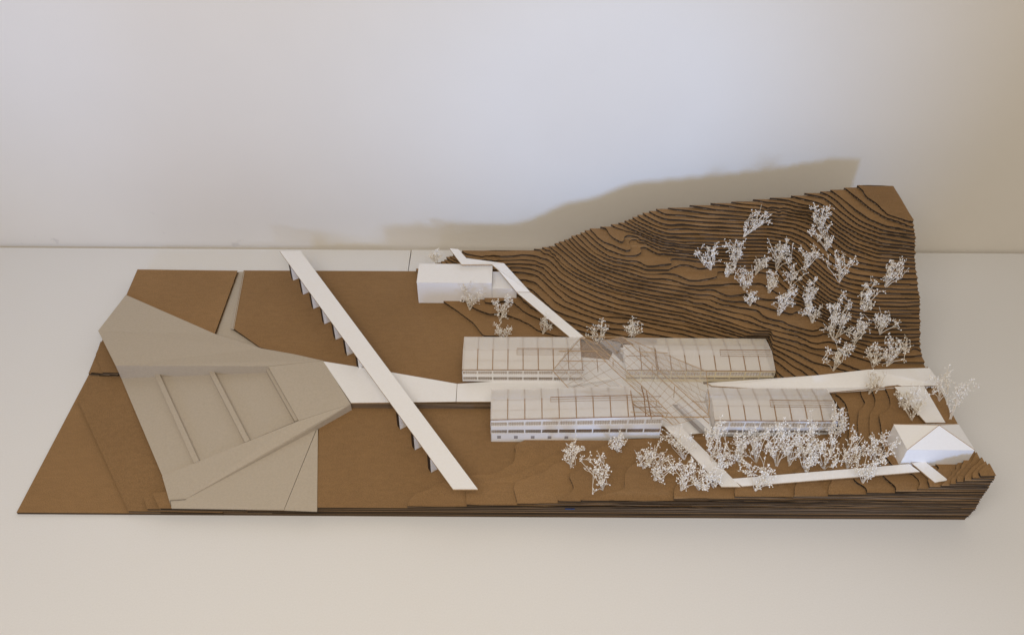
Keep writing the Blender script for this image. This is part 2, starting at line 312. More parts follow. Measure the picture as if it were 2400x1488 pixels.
# ------------------------------------------------------------------ cardboard contour base
CTRL = "44,1787,17;60,1784,17;75,1782,17;97,1769,17;111,1749,17;119,1731,17;127,1712,17;141,1695,17;156,1679,17;173,1664,17;187,1654,17;202,1644,17;217,1634,17;230,1627,17;243,1620,17;256,1613,17;268,1606,17;286,1600,17;303,1594,17;320,1587,17;337,1581,17;354,1575,17;371,1568,17;388,1563,17;405,1557,17;422,1552,17;435,1545,17;448,1539,17;461,1534,17;473,1529,17;486,1524,17;497,1518,17;509,1513,17;520,1508,17;539,1497,17;552,1489,17;564,1481,17;577,1477,17;590,1473,17;603,1468,17;615,1462,17;627,1455,17;639,1449,17;653,1443,17;667,1437,17;684,1424,17;700,1416,17;714,1412,17;731,1412,17;749,1412,17;762,1408,17;776,1404,17;786,1396,17;796,1389,17;808,1383,17;819,1378,17;831,1372,17;845,1371,17;860,1370,17;874,1370,17;889,1369,17;904,1369,17;919,1369,17;934,1369,17;948,1369,17;963,1369,17;823,1026,17;824,1036,17;817,1050,17;807,1057,17;797,1063,17;788,1068,17;780,1074,17;774,1092,17;776,1111,17;779,1130,17;784,1149,17;789,1168,17;793,1188,17;796,1200,17;810,1215,17;827,1230,17;835,1252,17;836,1270,17;831,1293,17;-126,1773,16;-111,1769,16;-96,1765,16;-80,1761,16;-63,1759,16;-46,1757,16;-31,1759,16;-16,1761,16;-1,1763,16;14,1767,16;38,1769,16;60,1764,16;75,1755,16;93,1750,16;105,1736,16;117,1718,16;126,1699,16;143,1680,16;156,1666,16;169,1653,16;185,1642,16;201,1632,16;216,1621,16;229,1614,16;242,1608,16;255,1601,16;268,1594,16;285,1588,16;303,1582,16;320,1577,16;337,1571,16;354,1565,16;371,1560,16;388,1554,16;405,1549,16;422,1544,16;437,1538,16;451,1531,16;466,1525,16;481,1518,16;495,1511,16;509,1504,16;524,1497,16;538,1490,16;552,1483,16;566,1477,16;580,1470,16;594,1464,16;608,1458,16;622,1452,16;636,1445,16;650,1439,16;662,1434,16;673,1428,16;685,1422,16;695,1415,16;705,1408,16;716,1402,16;728,1396,16;738,1390,16;751,1382,16;764,1374,16;776,1366,16;788,1358,16;800,1351,16;777,1023,16;768,1038,16;760,1052,16;762,1065,16;764,1078,16;764,1093,16;763,1108,16;763,1123,16;765,1138,16;766,1154,16;768,1169,16;773,1186,16;778,1202,16;790,1226,16;804,1248,16;810,1267,16;810,1282,16;-69,1758,15;-52,1758,15;-35,1757,15;-18,1757,15;-1,1757,15;14,1757,15;30,1757,15;45,1755,15;60,1754,15;78,1741,15;90,1732,15;104,1710,15;118,1687,15;130,1674,15;142,1662,15;156,1651,15;169,1640,15;185,1629,15;200,1619,15;216,1609,15;233,1600,15;250,1592,15;268,1583,15;285,1578,15;302,1572,15;319,1566,15;336,1562,15;354,1557,15;371,1552,15;388,1548,15;405,1543,15;422,1539,15;437,1532,15;451,1525,15;466,1518,15;481,1512,15;495,1505,15;509,1498,15;524,1491,15;538,1485,15;551,1479,15;563,1472,15;575,1466,15;588,1460,15;600,1454,15;612,1448,15;624,1441,15;636,1433,15;648,1426,15;662,1417,15;675,1409,15;684,1400,15;694,1391,15;704,1382,15;718,1378,15;731,1374,15;745,1370,15;758,1364,15;770,1358,15;783,1352,15;720,1023,15;716,1031,15;704,1040,15;700,1050,15;709,1067,15;719,1083,15;729,1100,15;739,1117,15;740,1135,15;742,1154,15;746,1170,15;750,1187,15;754,1203,15;764,1229,15;778,1242,15;788,1256,15;786,1278,15;789,1295,15;-1,1748,14;22,1750,14;44,1747,14;67,1740,14;83,1733,14;97,1710,14;113,1686,14;130,1660,14;144,1647,14;158,1634,14;172,1624,14;187,1614,14;201,1604,14;215,1595,14;233,1587,14;250,1579,14;267,1571,14;284,1566,14;302,1561,14;319,1556,14;336,1552,14;353,1548,14;370,1544,14;388,1538,14;404,1534,14;421,1528,14;434,1523,14;448,1518,14;461,1513,14;474,1509,14;488,1504,14;502,1500,14;514,1494,14;527,1488,14;540,1482,14;555,1476,14;570,1469,14;584,1462,14;609,1444,14;621,1434,14;634,1424,14;647,1413,14;659,1403,14;670,1392,14;684,1378,14;700,1365,14;710,1346,14;644,1019,14;649,1033,14;659,1046,14;662,1066,14;676,1083,14;687,1096,14;697,1110,14;708,1127,14;720,1144,14;724,1160,14;729,1176,14;734,1192,14;743,1216,14;744,1233,14;746,1251,14;742,1270,14;731,1286,14;-1,1740,13;14,1739,13;29,1738,13;44,1737,13;62,1728,13;75,1718,13;92,1693,13;109,1668,13;125,1649,13;139,1633,13;152,1618,13;168,1607,13;184,1597,13;197,1589,13;211,1582,13;225,1574,13;239,1570,13;253,1565,13;267,1560,13;284,1556,13;301,1552,13;319,1548,13;336,1543,13;353,1538,13;370,1533,13;387,1529,13;404,1525,13;421,1521,13;436,1515,13;451,1509,13;466,1503,13;480,1497,13;495,1492,13;509,1486,13;524,1480,13;538,1474,13;552,1466,13;566,1458,13;580,1450,13;594,1442,13;607,1434,13;621,1426,13;634,1414,13;646,1402,13;653,1392,13;661,1382,13;678,1370,13;689,1350,13;575,1021,13;578,1035,13;588,1050,13;588,1063,13;587,1075,13;600,1084,13;612,1094,13;625,1103,13;640,1112,13;654,1120,13;669,1129,13;684,1138,13;698,1152,13;712,1167,13;717,1182,13;723,1197,13;726,1213,13;729,1229,13;733,1246,13;730,1259,13;728,1273,13;725,1287,13;3,1728,12;16,1726,12;30,1725,12;43,1721,12;57,1718,12;70,1709,12;83,1690,12;92,1676,12;100,1663,12;110,1651,12;127,1628,12;138,1611,12;152,1603,12;166,1594,12;183,1581,12;196,1575,12;208,1568,12;222,1561,12;236,1554,12;254,1552,12;272,1550,12;286,1548,12;300,1546,12;314,1544,12;330,1537,12;347,1530,12;361,1526,12;374,1521,12;390,1518,12;405,1514,12;420,1511,12;459,1017,12;460,1029,12;465,1038,12;474,1050,12;484,1063,12;496,1072,12;508,1081,12;521,1090,12;536,1097,12;551,1104,12;566,1112,12;581,1119,12;596,1126,12;612,1133,12;627,1141,12;643,1148,12;657,1156,12;671,1164,12;686,1172,12;22,1702,11;44,1697,11;62,1689,11;71,1676,11;80,1663,11;90,1648,11;100,1633,11;109,1618,11;121,1608,11;132,1599,11;148,1590,11;163,1581,11;175,1573,11;188,1566,11;203,1557,11;219,1548,11;234,1544,11;249,1540,11;264,1536,11;278,1537,11;292,1538,11;306,1538,11;320,1532,11;334,1526,11;347,1522,11;361,1517,11;374,1513,11;390,1509,11;405,1505,11;420,1501,11;329,1012,11;332,1035,11;337,1046,11;347,1056,11;357,1067,11;368,1077,11;380,1086,11;392,1094,11;405,1103,11;418,1111,11;433,1118,11;448,1126,11;462,1133,11;478,1140,11;493,1145,11;509,1150,11;524,1154,11;540,1159,11;556,1164,11;572,1169,11;589,1175,11;606,1180,11;28,1689,10;41,1679,10;55,1669,10;69,1649,10;82,1630,10;95,1612,10;108,1594,10;125,1583,10;142,1572,10;156,1566,10;169,1560,10;182,1553,10;200,1545,10;218,1536,10;233,1530,10;248,1524,10;266,1523,10;283,1522,10;300,1518,10;316,1514,10;332,1510,10;346,1507,10;360,1504,10;374,1501,10;391,1497,10;142,1014,10;160,1020,10;174,1024,10;188,1027,10;199,1029,10;210,1032,10;222,1034,10;232,1039,10;243,1043,10;239,1059,10;240,1072,10;241,1084,10;250,1098,10;260,1106,10;271,1115,10;284,1121,10;299,1126,10;313,1132,10;327,1138,10;342,1144,10;356,1150,10;371,1156,10;385,1160,10;400,1165,10;415,1170,10;429,1174,10;13,1655,9;27,1630,9;46,1609,9;63,1596,9;80,1586,9;97,1577,9;112,1570,9;126,1562,9;141,1555,9;155,1549,9;169,1543,9;182,1535,9;195,1527,9;208,1524,9;220,1520,9;233,1517,9;247,1513,9;260,1509,9;274,1505,9;94,1014,9;104,1022,9;115,1030,9;126,1038,9;130,1047,9;126,1061,9;121,1076,9;123,1085,9;134,1092,9;145,1100,9;158,1106,9;171,1112,9;184,1119,9;200,1125,9;216,1131,9;231,1136,9;246,1141,9;260,1145,9;274,1150,9;288,1154,9;301,1160,9;314,1166,9;328,1172,9;-72,1634,8;-55,1630,8;-42,1633,8;-28,1637,8;-12,1636,8;3,1635,8;18,1616,8;36,1594,8;58,1579,8;71,1571,8;84,1564,8;97,1557,8;111,1550,8;125,1543,8;139,1537,8;162,1532,8;178,1526,8;193,1520,8;15,1017,8;12,1028,8;9,1040,8;8,1061,8;13,1069,8;26,1074,8;40,1080,8;55,1086,8;70,1092,8;80,1102,8;89,1111,8;102,1117,8;114,1123,8;129,1130,8;144,1137,8;159,1144,8;171,1149,8;182,1154,8;194,1160,8;206,1165,8;216,1174,8;227,1183,8;237,1192,8;-139,1646,7;-116,1630,7;-101,1620,7;-86,1610,7;-72,1602,7;-58,1594,7;-44,1596,7;-31,1598,7;-9,1590,7;5,1583,7;18,1577,7;40,1561,7;51,1550,7;62,1538,7;77,1532,7;92,1526,7;107,1520,7;-94,1017,7;-95,1033,7;-96,1049,7;-91,1064,7;-77,1072,7;-63,1074,7;-49,1077,7;-36,1080,7;-23,1084,7;-10,1087,7;2,1091,7;14,1097,7;25,1104,7;38,1110,7;51,1117,7;66,1128,7;80,1139,7;95,1145,7;110,1151,7;124,1163,7;138,1175,7;145,1187,7;-175,1648,6;-163,1637,6;-150,1626,6;-138,1615,6;-124,1600,6;-111,1586,6;-98,1572,6;-88,1556,6;-79,1540,6;-69,1525,6;-212,1013,6;-208,1031,6;-198,1045,6;-187,1048,6;-176,1052,6;-166,1059,6;-155,1067,6;-140,1075,6;-126,1080,6;-111,1086,6;-96,1090,6;-81,1093,6;-66,1095,6;-51,1096,6;-36,1098,6;-25,1105,6;-14,1113,6;-4,1120,6;6,1126,6;10,1146,6;8,1171,6;18,1180,6;242,1779,29;246,1766,29;249,1753,29;259,1737,29;266,1731,29;272,1724,29;285,1717,29;287,1732,29;289,1743,29;300,1750,29;308,1748,29;317,1746,29;329,1741,29;339,1732,29;349,1723,29;357,1718,29;365,1712,29;374,1706,29;382,1702,29;391,1698,29;399,1694,29;410,1692,29;420,1690,29;431,1688,29;441,1686,29;450,1685,29;460,1684,29;469,1683,29;478,1682,29;487,1681,29;496,1680,29;505,1679,29;514,1679,29;524,1678,29;533,1678,29;542,1678,29;552,1678,29;561,1677,29;570,1677,29;580,1676,29;589,1677,29;598,1677,29;607,1677,29;616,1677,29;625,1677,29;634,1677,29;644,1675,29;654,1672,29;664,1670,29;674,1667,29;682,1658,29;689,1649,29;696,1640,29;699,1629,29;701,1618,29;704,1608,29;706,1597,29;711,1586,29;715,1576,29;720,1566,29;724,1555,29;729,1547,29;734,1540,29;738,1532,29;743,1524,29;748,1516,29;752,1509,29;760,1503,29;768,1498,29;775,1492,29;783,1487,29;790,1482,29;799,1480,29;807,1478,29;815,1477,29;824,1475,29;832,1474,29;840,1472,29;848,1470,29;856,1469,29;866,1469,29;874,1469,29;884,1469,29;892,1469,29;902,1469,29;911,1469,29;920,1469,29;929,1469,29;938,1470,29;947,1470,29;956,1470,29;205,1779,28;212,1765,28;219,1750,28;227,1740,28;235,1730,28;245,1724,28;256,1718,28;266,1709,28;276,1701,28;283,1697,28;290,1693,28;300,1697,28;302,1711,28;298,1726,28;304,1738,28;314,1743,28;322,1742,28;343,1726,28;350,1719,28;358,1713,28;366,1706,28;374,1700,28;384,1697,28;395,1694,28;405,1691,28;415,1690,28;424,1688,28;443,1685,28;453,1683,28;462,1682,28;471,1681,28;480,1680,28;489,1679,28;498,1677,28;507,1676,28;516,1675,28;525,1674,28;534,1674,28;544,1673,28;553,1673,28;562,1672,28;571,1671,28;580,1671,28;191,1780,27;198,1769,27;204,1758,27;210,1749,27;215,1739,27;221,1730,27;228,1722,27;234,1715,27;241,1707,27;252,1702,27;262,1696,27;272,1690,27;283,1684,27;292,1682,27;302,1681,27;312,1682,27;322,1688,27;333,1700,27;345,1702,27;359,1697,27;370,1688,27;375,1685,27;383,1690,27;406,1695,27;419,1684,27;429,1682,27;439,1681,27;448,1679,27;458,1678,27;467,1676,27;476,1675,27;486,1674,27;495,1672,27;505,1672,27;514,1671,27;524,1670,27;533,1670,27;542,1669,27;552,1668,27;561,1668,27;571,1667,27;580,1666,27;179,1781,26;186,1769,26;193,1757,26;199,1745,26;206,1736,26;214,1727,26;221,1718,26;227,1710,26;234,1702,26;240,1694,26;247,1686,26;258,1681,26;268,1676,26;279,1674,26;290,1671,26;300,1671,26;311,1670,26;321,1665,26;329,1655,26;337,1648,26;345,1648,26;354,1648,26;362,1650,26;369,1652,26;379,1654,26;389,1656,26;399,1657,26;402,1662,26;399,1676,26;404,1681,26;412,1681,26;420,1680,26;429,1678,26;438,1677,26;448,1675,26;457,1673,26;467,1671,26;476,1670,26;486,1669,26;497,1668,26;507,1667,26;517,1666,26;527,1665,26;536,1664,26;545,1664,26;554,1663,26;563,1662,26;572,1661,26;580,1661,26;169,1780,25;175,1769,25;182,1758,25;188,1747,25;194,1737,25;200,1728,25;206,1718,25;213,1708,25;221,1701,25;230,1694,25;238,1687,25;249,1681,25;259,1675,25;270,1672,25;280,1669,25;291,1666,25;301,1663,25;310,1658,25;318,1654,25;326,1649,25;337,1642,25;347,1641,25;357,1641,25;366,1641,25;375,1642,25;384,1642,25;394,1643,25;400,1651,25;408,1656,25;419,1654,25;427,1645,25;437,1640,25;446,1640,25;455,1640,25;464,1640,25;473,1641,25;485,1650,25;494,1654,25;506,1656,25;518,1658,25;529,1657,25;539,1656,25;549,1655,25;560,1654,25;570,1654,25;580,1653,25;589,1653,25;598,1654,25;607,1654,25;616,1654,25;625,1655,25;634,1655,25;643,1654,25;652,1652,25;660,1650,25;664,1639,25;667,1628,25;671,1617,25;674,1606,25;678,1595,25;682,1584,25;688,1576,25;694,1567,25;699,1558,25;705,1549,25;711,1542,25;717,1534,25;724,1526,25;730,1518,25;736,1511,25;742,1503,25;748,1496,25;754,1488,25;760,1481,25;767,1473,25;773,1469,25;780,1464,25;787,1460,25;794,1456,25;800,1451,25;809,1450,25;817,1448,25;825,1446,25;833,1445,25;841,1443,25;849,1442,25;857,1440,25;866,1440,25;874,1441,25;883,1441,25;892,1441,25;900,1441,25;909,1441,25;918,1442,25;927,1442,25;935,1442,25;944,1442,25;953,1442,25;962,1443,25;157,1781,24;164,1769,24;170,1758,24;177,1746,24;183,1737,24;190,1728,24;196,1718,24;202,1709,24;211,1700,24;219,1692,24;228,1683,24;236,1678,24;243,1674,24;251,1669,24;259,1664,24;268,1662,24;278,1659,24;287,1656,24;296,1652,24;306,1647,24;315,1643,24;323,1638,24;331,1633,24;340,1632,24;348,1632,24;357,1631,24;366,1632,24;376,1633,24;386,1634,24;396,1632,24;407,1630,24;416,1625,24;424,1620,24;434,1612,24;442,1607,24;451,1607,24;461,1607,24;472,1609,24;483,1612,24;492,1614,24;501,1617,24;512,1621,24;515,1631,24;514,1640,24;523,1642,24;531,1645,24;538,1640,24;544,1635,24;558,1634,24;568,1637,24;579,1640,24;588,1641,24;598,1642,24;608,1643,24;617,1644,24;627,1641,24;637,1638,24;647,1634,24;652,1624,24;657,1614,24;662,1605,24;666,1596,24;671,1587,24;675,1578,24;680,1569,24;686,1562,24;691,1556,24;697,1549,24;703,1543,24;708,1536,24;714,1528,24;721,1521,24;727,1513,24;733,1506,24;739,1498,24;746,1490,24;752,1482,24;758,1475,24;763,1467,24;769,1459,24;776,1456,24;784,1452,24;790,1449,24;798,1445,24;804,1442,24;813,1441,24;822,1439,24;831,1438,24;839,1436,24;848,1435,24;857,1434,24;866,1434,24;876,1434,24;885,1434,24;894,1435,24;904,1435,24;913,1435,24;923,1435,24;932,1436,24;942,1436,24;951,1436,24;960,1436,24;926,1026,24;934,1032,24;942,1038,24;955,1045,24;966,1047,24;149,1782,23;160,1762,23;171,1742,23;184,1723,23;197,1704,23;212,1690,23;228,1675,23;243,1667,23;259,1658,23;273,1652,23;287,1647,23;301,1640,23;315,1634,23;330,1629,23;345,1624,23;359,1624,23;374,1624,23;386,1621,23;398,1618,23;411,1612,23;424,1606,23;435,1602,23;450,1600,23;466,1598,23;483,1598,23;500,1599,23;518,1599,23;527,1602,23;546,1606,23;566,1603,23;584,1602,23;602,1602,23;623,1600,23;635,1586,23;647,1574,23;659,1563,23;672,1554,23;686,1545,23;915,1025,23;926,1036,23;938,1046,23;952,1057,23;964,1061,23;139,1782,22;150,1763,22;161,1744,22;171,1729,22;181,1715,22;192,1700,22;204,1689,22;216,1678,22;228,1668,22;243,1659,22;259,1651,22;272,1644,22;286,1636,22;300,1629,22;315,1624,22;329,1618,22;344,1613,22;359,1610,22;373,1608,22;388,1605,22;406,1601,22;424,1596,22;444,1591,22;456,1588,22;468,1585,22;482,1589,22;500,1588,22;512,1577,22;527,1566,22;539,1563,22;560,1566,22;579,1570,22;591,1564,22;604,1557,22;616,1554,22;628,1551,22;645,1552,22;664,1548,22;702,1535,22;714,1523,22;726,1512,22;735,1499,22;745,1486,22;752,1475,22;759,1463,22;766,1452,22;777,1440,22;789,1428,22;803,1425,22;817,1423,22;832,1420,22;846,1418,22;862,1418,22;879,1418,22;896,1418,22;910,1420,22;924,1421,22;938,1422,22;952,1424,22;966,1425,22;901,1024,22;913,1035,22;924,1046,22;939,1056,22;952,1070,22;966,1079,22;126,1781,21;138,1762,21;150,1743,21;160,1730,21;171,1716,21;181,1702,21;193,1690,21;205,1678,21;217,1666,21;231,1658,21;245,1650,21;258,1641,21;272,1635,21;286,1628,21;300,1622,21;315,1617,21;329,1612,21;344,1607,21;359,1604,21;373,1601,21;388,1598,21;406,1593,21;424,1588,21;439,1579,21;452,1578,21;464,1576,21;487,1576,21;500,1572,21;515,1560,21;532,1553,21;545,1550,21;563,1552,21;578,1548,21;593,1546,21;604,1536,21;624,1526,21;641,1518,21;654,1512,21;668,1506,21;680,1495,21;696,1491,21;709,1490,21;721,1488,21;890,1025,21;904,1038,21;918,1050,21;937,1066,21;954,1088,21;971,1109,21;112,1786,20;119,1776,20;126,1766,20;132,1757,20;139,1747,20;147,1736,20;155,1725,20;163,1714,20;170,1703,20;178,1696,20;185,1688,20;192,1680,20;199,1673,20;207,1665,20;215,1660,20;224,1654,20;233,1649,20;241,1643,20;250,1638,20;258,1632,20;267,1628,20;275,1625,20;283,1621,20;291,1618,20;300,1614,20;309,1611,20;318,1608,20;326,1606,20;335,1603,20;344,1600,20;353,1598,20;362,1596,20;370,1593,20;379,1591,20;387,1589,20;396,1587,20;405,1584,20;414,1582,20;423,1580,20;437,1578,20;444,1574,20;450,1570,20;461,1569,20;472,1567,20;481,1567,20;490,1566,20;497,1560,20;505,1555,20;511,1551,20;517,1547,20;527,1545,20;537,1543,20;547,1539,20;556,1535,20;567,1534,20;578,1532,20;586,1530,20;595,1528,20;602,1523,20;607,1508,20;613,1502,20;619,1496,20;631,1491,20;641,1489,20;651,1487,20;657,1482,20;662,1476,20;672,1472,20;681,1468,20;688,1465,20;695,1462,20;702,1459,20;714,1455,20;722,1457,20;730,1459,20;737,1467,20;743,1476,20;757,1482,20;762,1476,20;768,1471,20;781,1451,20;786,1444,20;790,1436,20;795,1427,20;799,1418,20;806,1415,20;814,1412,20;821,1409,20;828,1407,20;835,1404,20;843,1404,20;852,1404,20;860,1404,20;868,1404,20;877,1404,20;885,1404,20;894,1405,20;903,1405,20;912,1406,20;921,1406,20;930,1407,20;938,1407,20;947,1408,20;956,1408,20;965,1408,20;974,1409,20;983,1409,20;881,1025,20;890,1033,20;898,1042,20;907,1050,20;914,1060,20;922,1071,20;927,1076,20;97,1786,19;110,1769,19;123,1752,19;136,1731,19;149,1711,19;165,1693,19;180,1676,19;192,1667,19;205,1657,19;217,1648,19;231,1640,19;244,1632,19;258,1625,19;272,1619,19;286,1613,19;300,1607,19;314,1602,19;329,1597,19;344,1592,19;358,1589,19;373,1585,19;387,1582,19;405,1577,19;423,1572,19;439,1568,19;453,1560,19;472,1560,19;488,1549,19;503,1538,19;519,1537,19;536,1529,19;556,1525,19;566,1521,19;577,1517,19;589,1508,19;602,1495,19;619,1489,19;638,1483,19;656,1471,19;668,1467,19;678,1462,19;688,1458,19;701,1449,19;713,1445,19;729,1447,19;742,1453,19;757,1454,19;776,1446,19;789,1437,19;798,1417,19;808,1406,19;821,1400,19;834,1395,19;849,1394,19;864,1394,19;878,1393,19;893,1392,19;908,1394,19;923,1394,19;938,1396,19;952,1397,19;968,1398,19;982,1399,19;876,1027,19;891,1040,19;906,1054,19;916,1071,19;80,1785,18;93,1772,18;106,1759,18;117,1741,18;128,1722,18;143,1703,18;159,1684,18;171,1673,18;184,1663,18;196,1653,18;211,1644,18;227,1634,18;242,1625,18;258,1615,18;274,1610,18;289,1605,18;305,1600,18;320,1595,18;338,1589,18;355,1583,18;372,1577,18;389,1572,18;406,1567,18;422,1562,18;436,1557,18;449,1553,18;463,1548,18;476,1542,18;488,1536,18;501,1530,18;514,1524,18;527,1519,18;540,1513,18;557,1507,18;574,1501,18;588,1493,18;601,1484,18;615,1476,18;628,1471,18;640,1466,18;653,1461,18;666,1456,18;682,1450,18;697,1438,18;707,1428,18;724,1424,18;743,1429,18;758,1429,18;768,1423,18;778,1418,18;788,1409,18;798,1401,18;810,1396,18;821,1391,18;833,1386,18;848,1385,18;862,1384,18;877,1383,18;891,1382,18;907,1383,18;924,1383,18;940,1384,18;956,1385,18;972,1385,18;836,1029,18;846,1038,18;860,1048,18;873,1059,18;869,1072,18;283,1767,30;328,1738,30;378,1703,30;503,1683,30;518,1683,30;534,1683,30;549,1682,30;564,1682,30;580,1682,30;598,1682,30;616,1683,30;634,1683,30;647,1680,30;661,1676,30;674,1673,30;686,1660,30;698,1648,30;703,1624,30;708,1601,30;717,1580,30;726,1560,30;735,1545,30;745,1529,30;754,1514,30;767,1505,30;780,1496,30;792,1487,30;805,1484,30;818,1481,30;832,1479,30;845,1476,30;858,1474,30;874,1474,30;890,1474,30;906,1473,30;922,1473,30;299,1774,32;313,1760,32;327,1745,32;342,1734,32;357,1722,32;372,1714,32;388,1706,32;402,1704,32;416,1702,32;430,1700,32;447,1699,32;463,1699,32;480,1699,32;497,1699,32;514,1698,32;530,1698,32;547,1698,32;564,1698,32;580,1698,32;596,1697,32;613,1697,32;629,1697,32;645,1696,32;658,1692,32;672,1688,32;685,1683,32;696,1668,32;708,1654,32;714,1632,32;720,1610,32;727,1597,32;734,1583,32;741,1570,32;749,1555,32;757,1541,32;765,1527,32;778,1519,32;790,1511,32;803,1503,32;817,1500,32;831,1496,32;845,1493,32;859,1490,32;875,1489,32;890,1489,32;906,1489,32;922,1488,32;937,1488,32;953,1488,32;329,1773,35;341,1762,35;353,1751,35;364,1742,35;376,1733,35;387,1728,35;398,1724,35;413,1726,35;428,1727,35;442,1728,35;460,1726,35;478,1724,35;495,1722,35;512,1721,35;529,1720,35;546,1719,35;564,1718,35;581,1717,35;597,1716,35;613,1716,35;629,1715,35;645,1714,35;662,1710,35;678,1705,35;695,1700,35;705,1691,35;716,1681,35;725,1671,35;732,1654,35;738,1637,35;744,1620,35;751,1602,35;759,1585,35;766,1568,35;777,1557,35;787,1547,35;798,1536,35;811,1533,35;824,1529,35;837,1526,35;850,1522,35;863,1518,35;878,1518,35;893,1518,35;909,1517,35;924,1517,35;939,1516,35;954,1516,35;374,1779,38;390,1766,38;405,1764,38;419,1762,38;433,1761,38;449,1758,38;465,1756,38;481,1753,38;497,1750,38;514,1749,38;531,1748,38;548,1746,38;565,1745,38;582,1744,38;598,1743,38;614,1742,38;631,1742,38;647,1741,38;662,1738,38;678,1735,38;693,1732,38;708,1729,38;721,1720,38;733,1711,38;745,1702,38;752,1688,38;759,1674,38;766,1661,38;773,1644,38;781,1627,38;788,1610,38;799,1599,38;809,1588,38;820,1578,38;835,1572,38;850,1567,38;865,1562,38;880,1557,38;895,1556,38;911,1556,38;926,1555,38;942,1554,38;957,1553,38;520,1768,40;535,1766,40;551,1763,40;567,1760,40;583,1758,40;599,1757,40;615,1756,40;631,1756,40;647,1755,40;663,1754,40;679,1753,40;694,1749,40;709,1744,40;724,1740,40;739,1736,40;752,1722,40;765,1709,40;771,1694,40;778,1679,40;784,1665,40;794,1648,40;803,1631,40;812,1614,40;825,1606,40;838,1598,40;850,1590,40;863,1582,40;879,1579,40;895,1577,40;910,1575,40;926,1573,40;942,1570,40;957,1568,40;645,1757,42;676,1754,42;708,1751,42;721,1746,42;734,1742,42;748,1738,42;760,1725,42;773,1711,42;780,1694,42;788,1677,42;796,1660,42;806,1647,42;815,1633,42;825,1620,42;837,1612,42;849,1605,42;861,1598,42;872,1590,42;886,1588,42;900,1586,42;914,1584,42;927,1582,42;941,1580,42;954,1578,42;729,1761,44;746,1754,44;763,1748,44;775,1732,44;786,1716,44;793,1700,44;799,1685,44;805,1670,44;815,1657,44;826,1644,44;836,1632,44;846,1625,44;857,1618,44;868,1611,44;878,1604,44;893,1601,44;908,1598,44;923,1596,44;938,1593,44;952,1590,44;781,1766,46;788,1754,46;796,1742,46;803,1722,46;811,1702,46;819,1686,46;826,1671,46;834,1656,46;844,1647,46;854,1638,46;864,1630,46;874,1621,46;889,1617,46;904,1612,46;919,1608,46;934,1604,46;949,1600,46;811,1770,48;818,1756,48;824,1742,48;832,1722,48;839,1702,48;847,1689,48;855,1675,48;863,1662,48;874,1652,48;884,1642,48;895,1633,48;908,1628,48;921,1624,48;935,1619,48;948,1615,48;839,1780,49;846,1760,49;854,1741,49;860,1726,49;866,1710,49;872,1696,49;880,1684,49;889,1673,49;897,1662,49;910,1652,49;923,1643,49;936,1633,49;949,1623,49;862,1788,50;868,1775,50;873,1762,50;871,1748,50;873,1732,50;881,1719,50;889,1706,50;894,1686,50;900,1666,50;911,1657,50;923,1649,50;935,1640,50;946,1632,50;-270,1668,5.35;-338,1667,5.35;-255,1506,5.35;-174,1570,5.35;-144,1433,5.35;-248,1432,5.35;-273,1112,5.35;-181,1113,5.35;-133,1232,5.35;-191,1231,5.35;-64,1160,5.35;-109,1136,5.35;-246,1035,5.35;-279,1014,5.35;-213,1057,5.35;-102,1405,5.35;-348,1754,5.35;-279,1764,5.35;-198,1602,5.35;-17,1160,5.35;-44,1114,5.35;-300,1785,5.2;-270,1785,5.6;-255,1785,6.5;-230,1785,7.5;-200,1785,9.3;-185,1785,11;-170,1785,13;-150,1785,15;-132,1785,16.4;-80,1785,16.5;-35,1785,16.5;20,1785,16.6;-200,1700,6.4;-100,1700,8.5;-240,1750,6.2;-150,1750,10;-50,1740,14;-100,1660,7;-20,1660,9;945,1780,50.6;900,1750,50.5;945,1720,50.4;940,1400,16.2;940,1330,17.5;920,1270,18;945,1220,18.3;945,1150,18.5;930,1100,19;800,1200,17.6;850,1100,18.3;800,1100,17.8"
def height_grid():
    P = np.array([[float(v) for v in s.split(',')] for s in CTRL.split(';')])
    P[:, :2] /= 1000.0
    n = len(P)
    d = np.hypot(P[:, None, 0] - P[None, :, 0], P[:, None, 1] - P[None, :, 1])
    A = np.zeros((n + 3, n + 3))
    A[:n, :n] = d - np.eye(n) * 0.0001
    Q = np.c_[np.ones(n), P[:, :2]]
    A[:n, n:] = Q
    A[n:, :n] = Q.T
    w = np.linalg.solve(A, np.r_[P[:, 2], 0, 0, 0])
    xs = np.linspace(-0.32, XR, 400)
    ys = np.linspace(YF, YB, 245)
    Z = np.zeros((len(ys), len(xs)))
    px = P[:, 0].astype(np.float32); py = P[:, 1].astype(np.float32); ww = w[:n].astype(np.float32)
    for j, y in enumerate(ys):
        dd = np.sqrt((xs[:, None].astype(np.float32) - px[None]) ** 2 + np.float32(1) * (np.float32(y) - py[None]) ** 2)
        Z[j] = dd @ ww + w[n] + w[n+1] * xs + w[n+2] * y
    X, Y = np.meshgrid(xs, ys)
    Z[(Y > 1.345) & (Y < 1.470) & (X < 0.622) & (Z > 6.4)] = 6.4
    Z[(Y > 1.187) & (Y <= 1.30) & (X < 0.722) & (Z > 6.4)] = 6.4
    Z[(Y > 1.29) & (Y <= 1.35) & (X < 0.60) & (Z > 6.4)] = 6.4
    return xs, ys, Z
gx, gy, GZ = height_grid()

def ground(x, y):
    if x < gx[0]: return 5 * T
    i = min(len(gx) - 1, max(0, int(round((x - gx[0]) / (gx[1] - gx[0])))))
    j = min(len(gy) - 1, max(0, int(round((y - gy[0]) / (gy[1] - gy[0])))))
    return max(5, math.floor(GZ[j, i])) * T

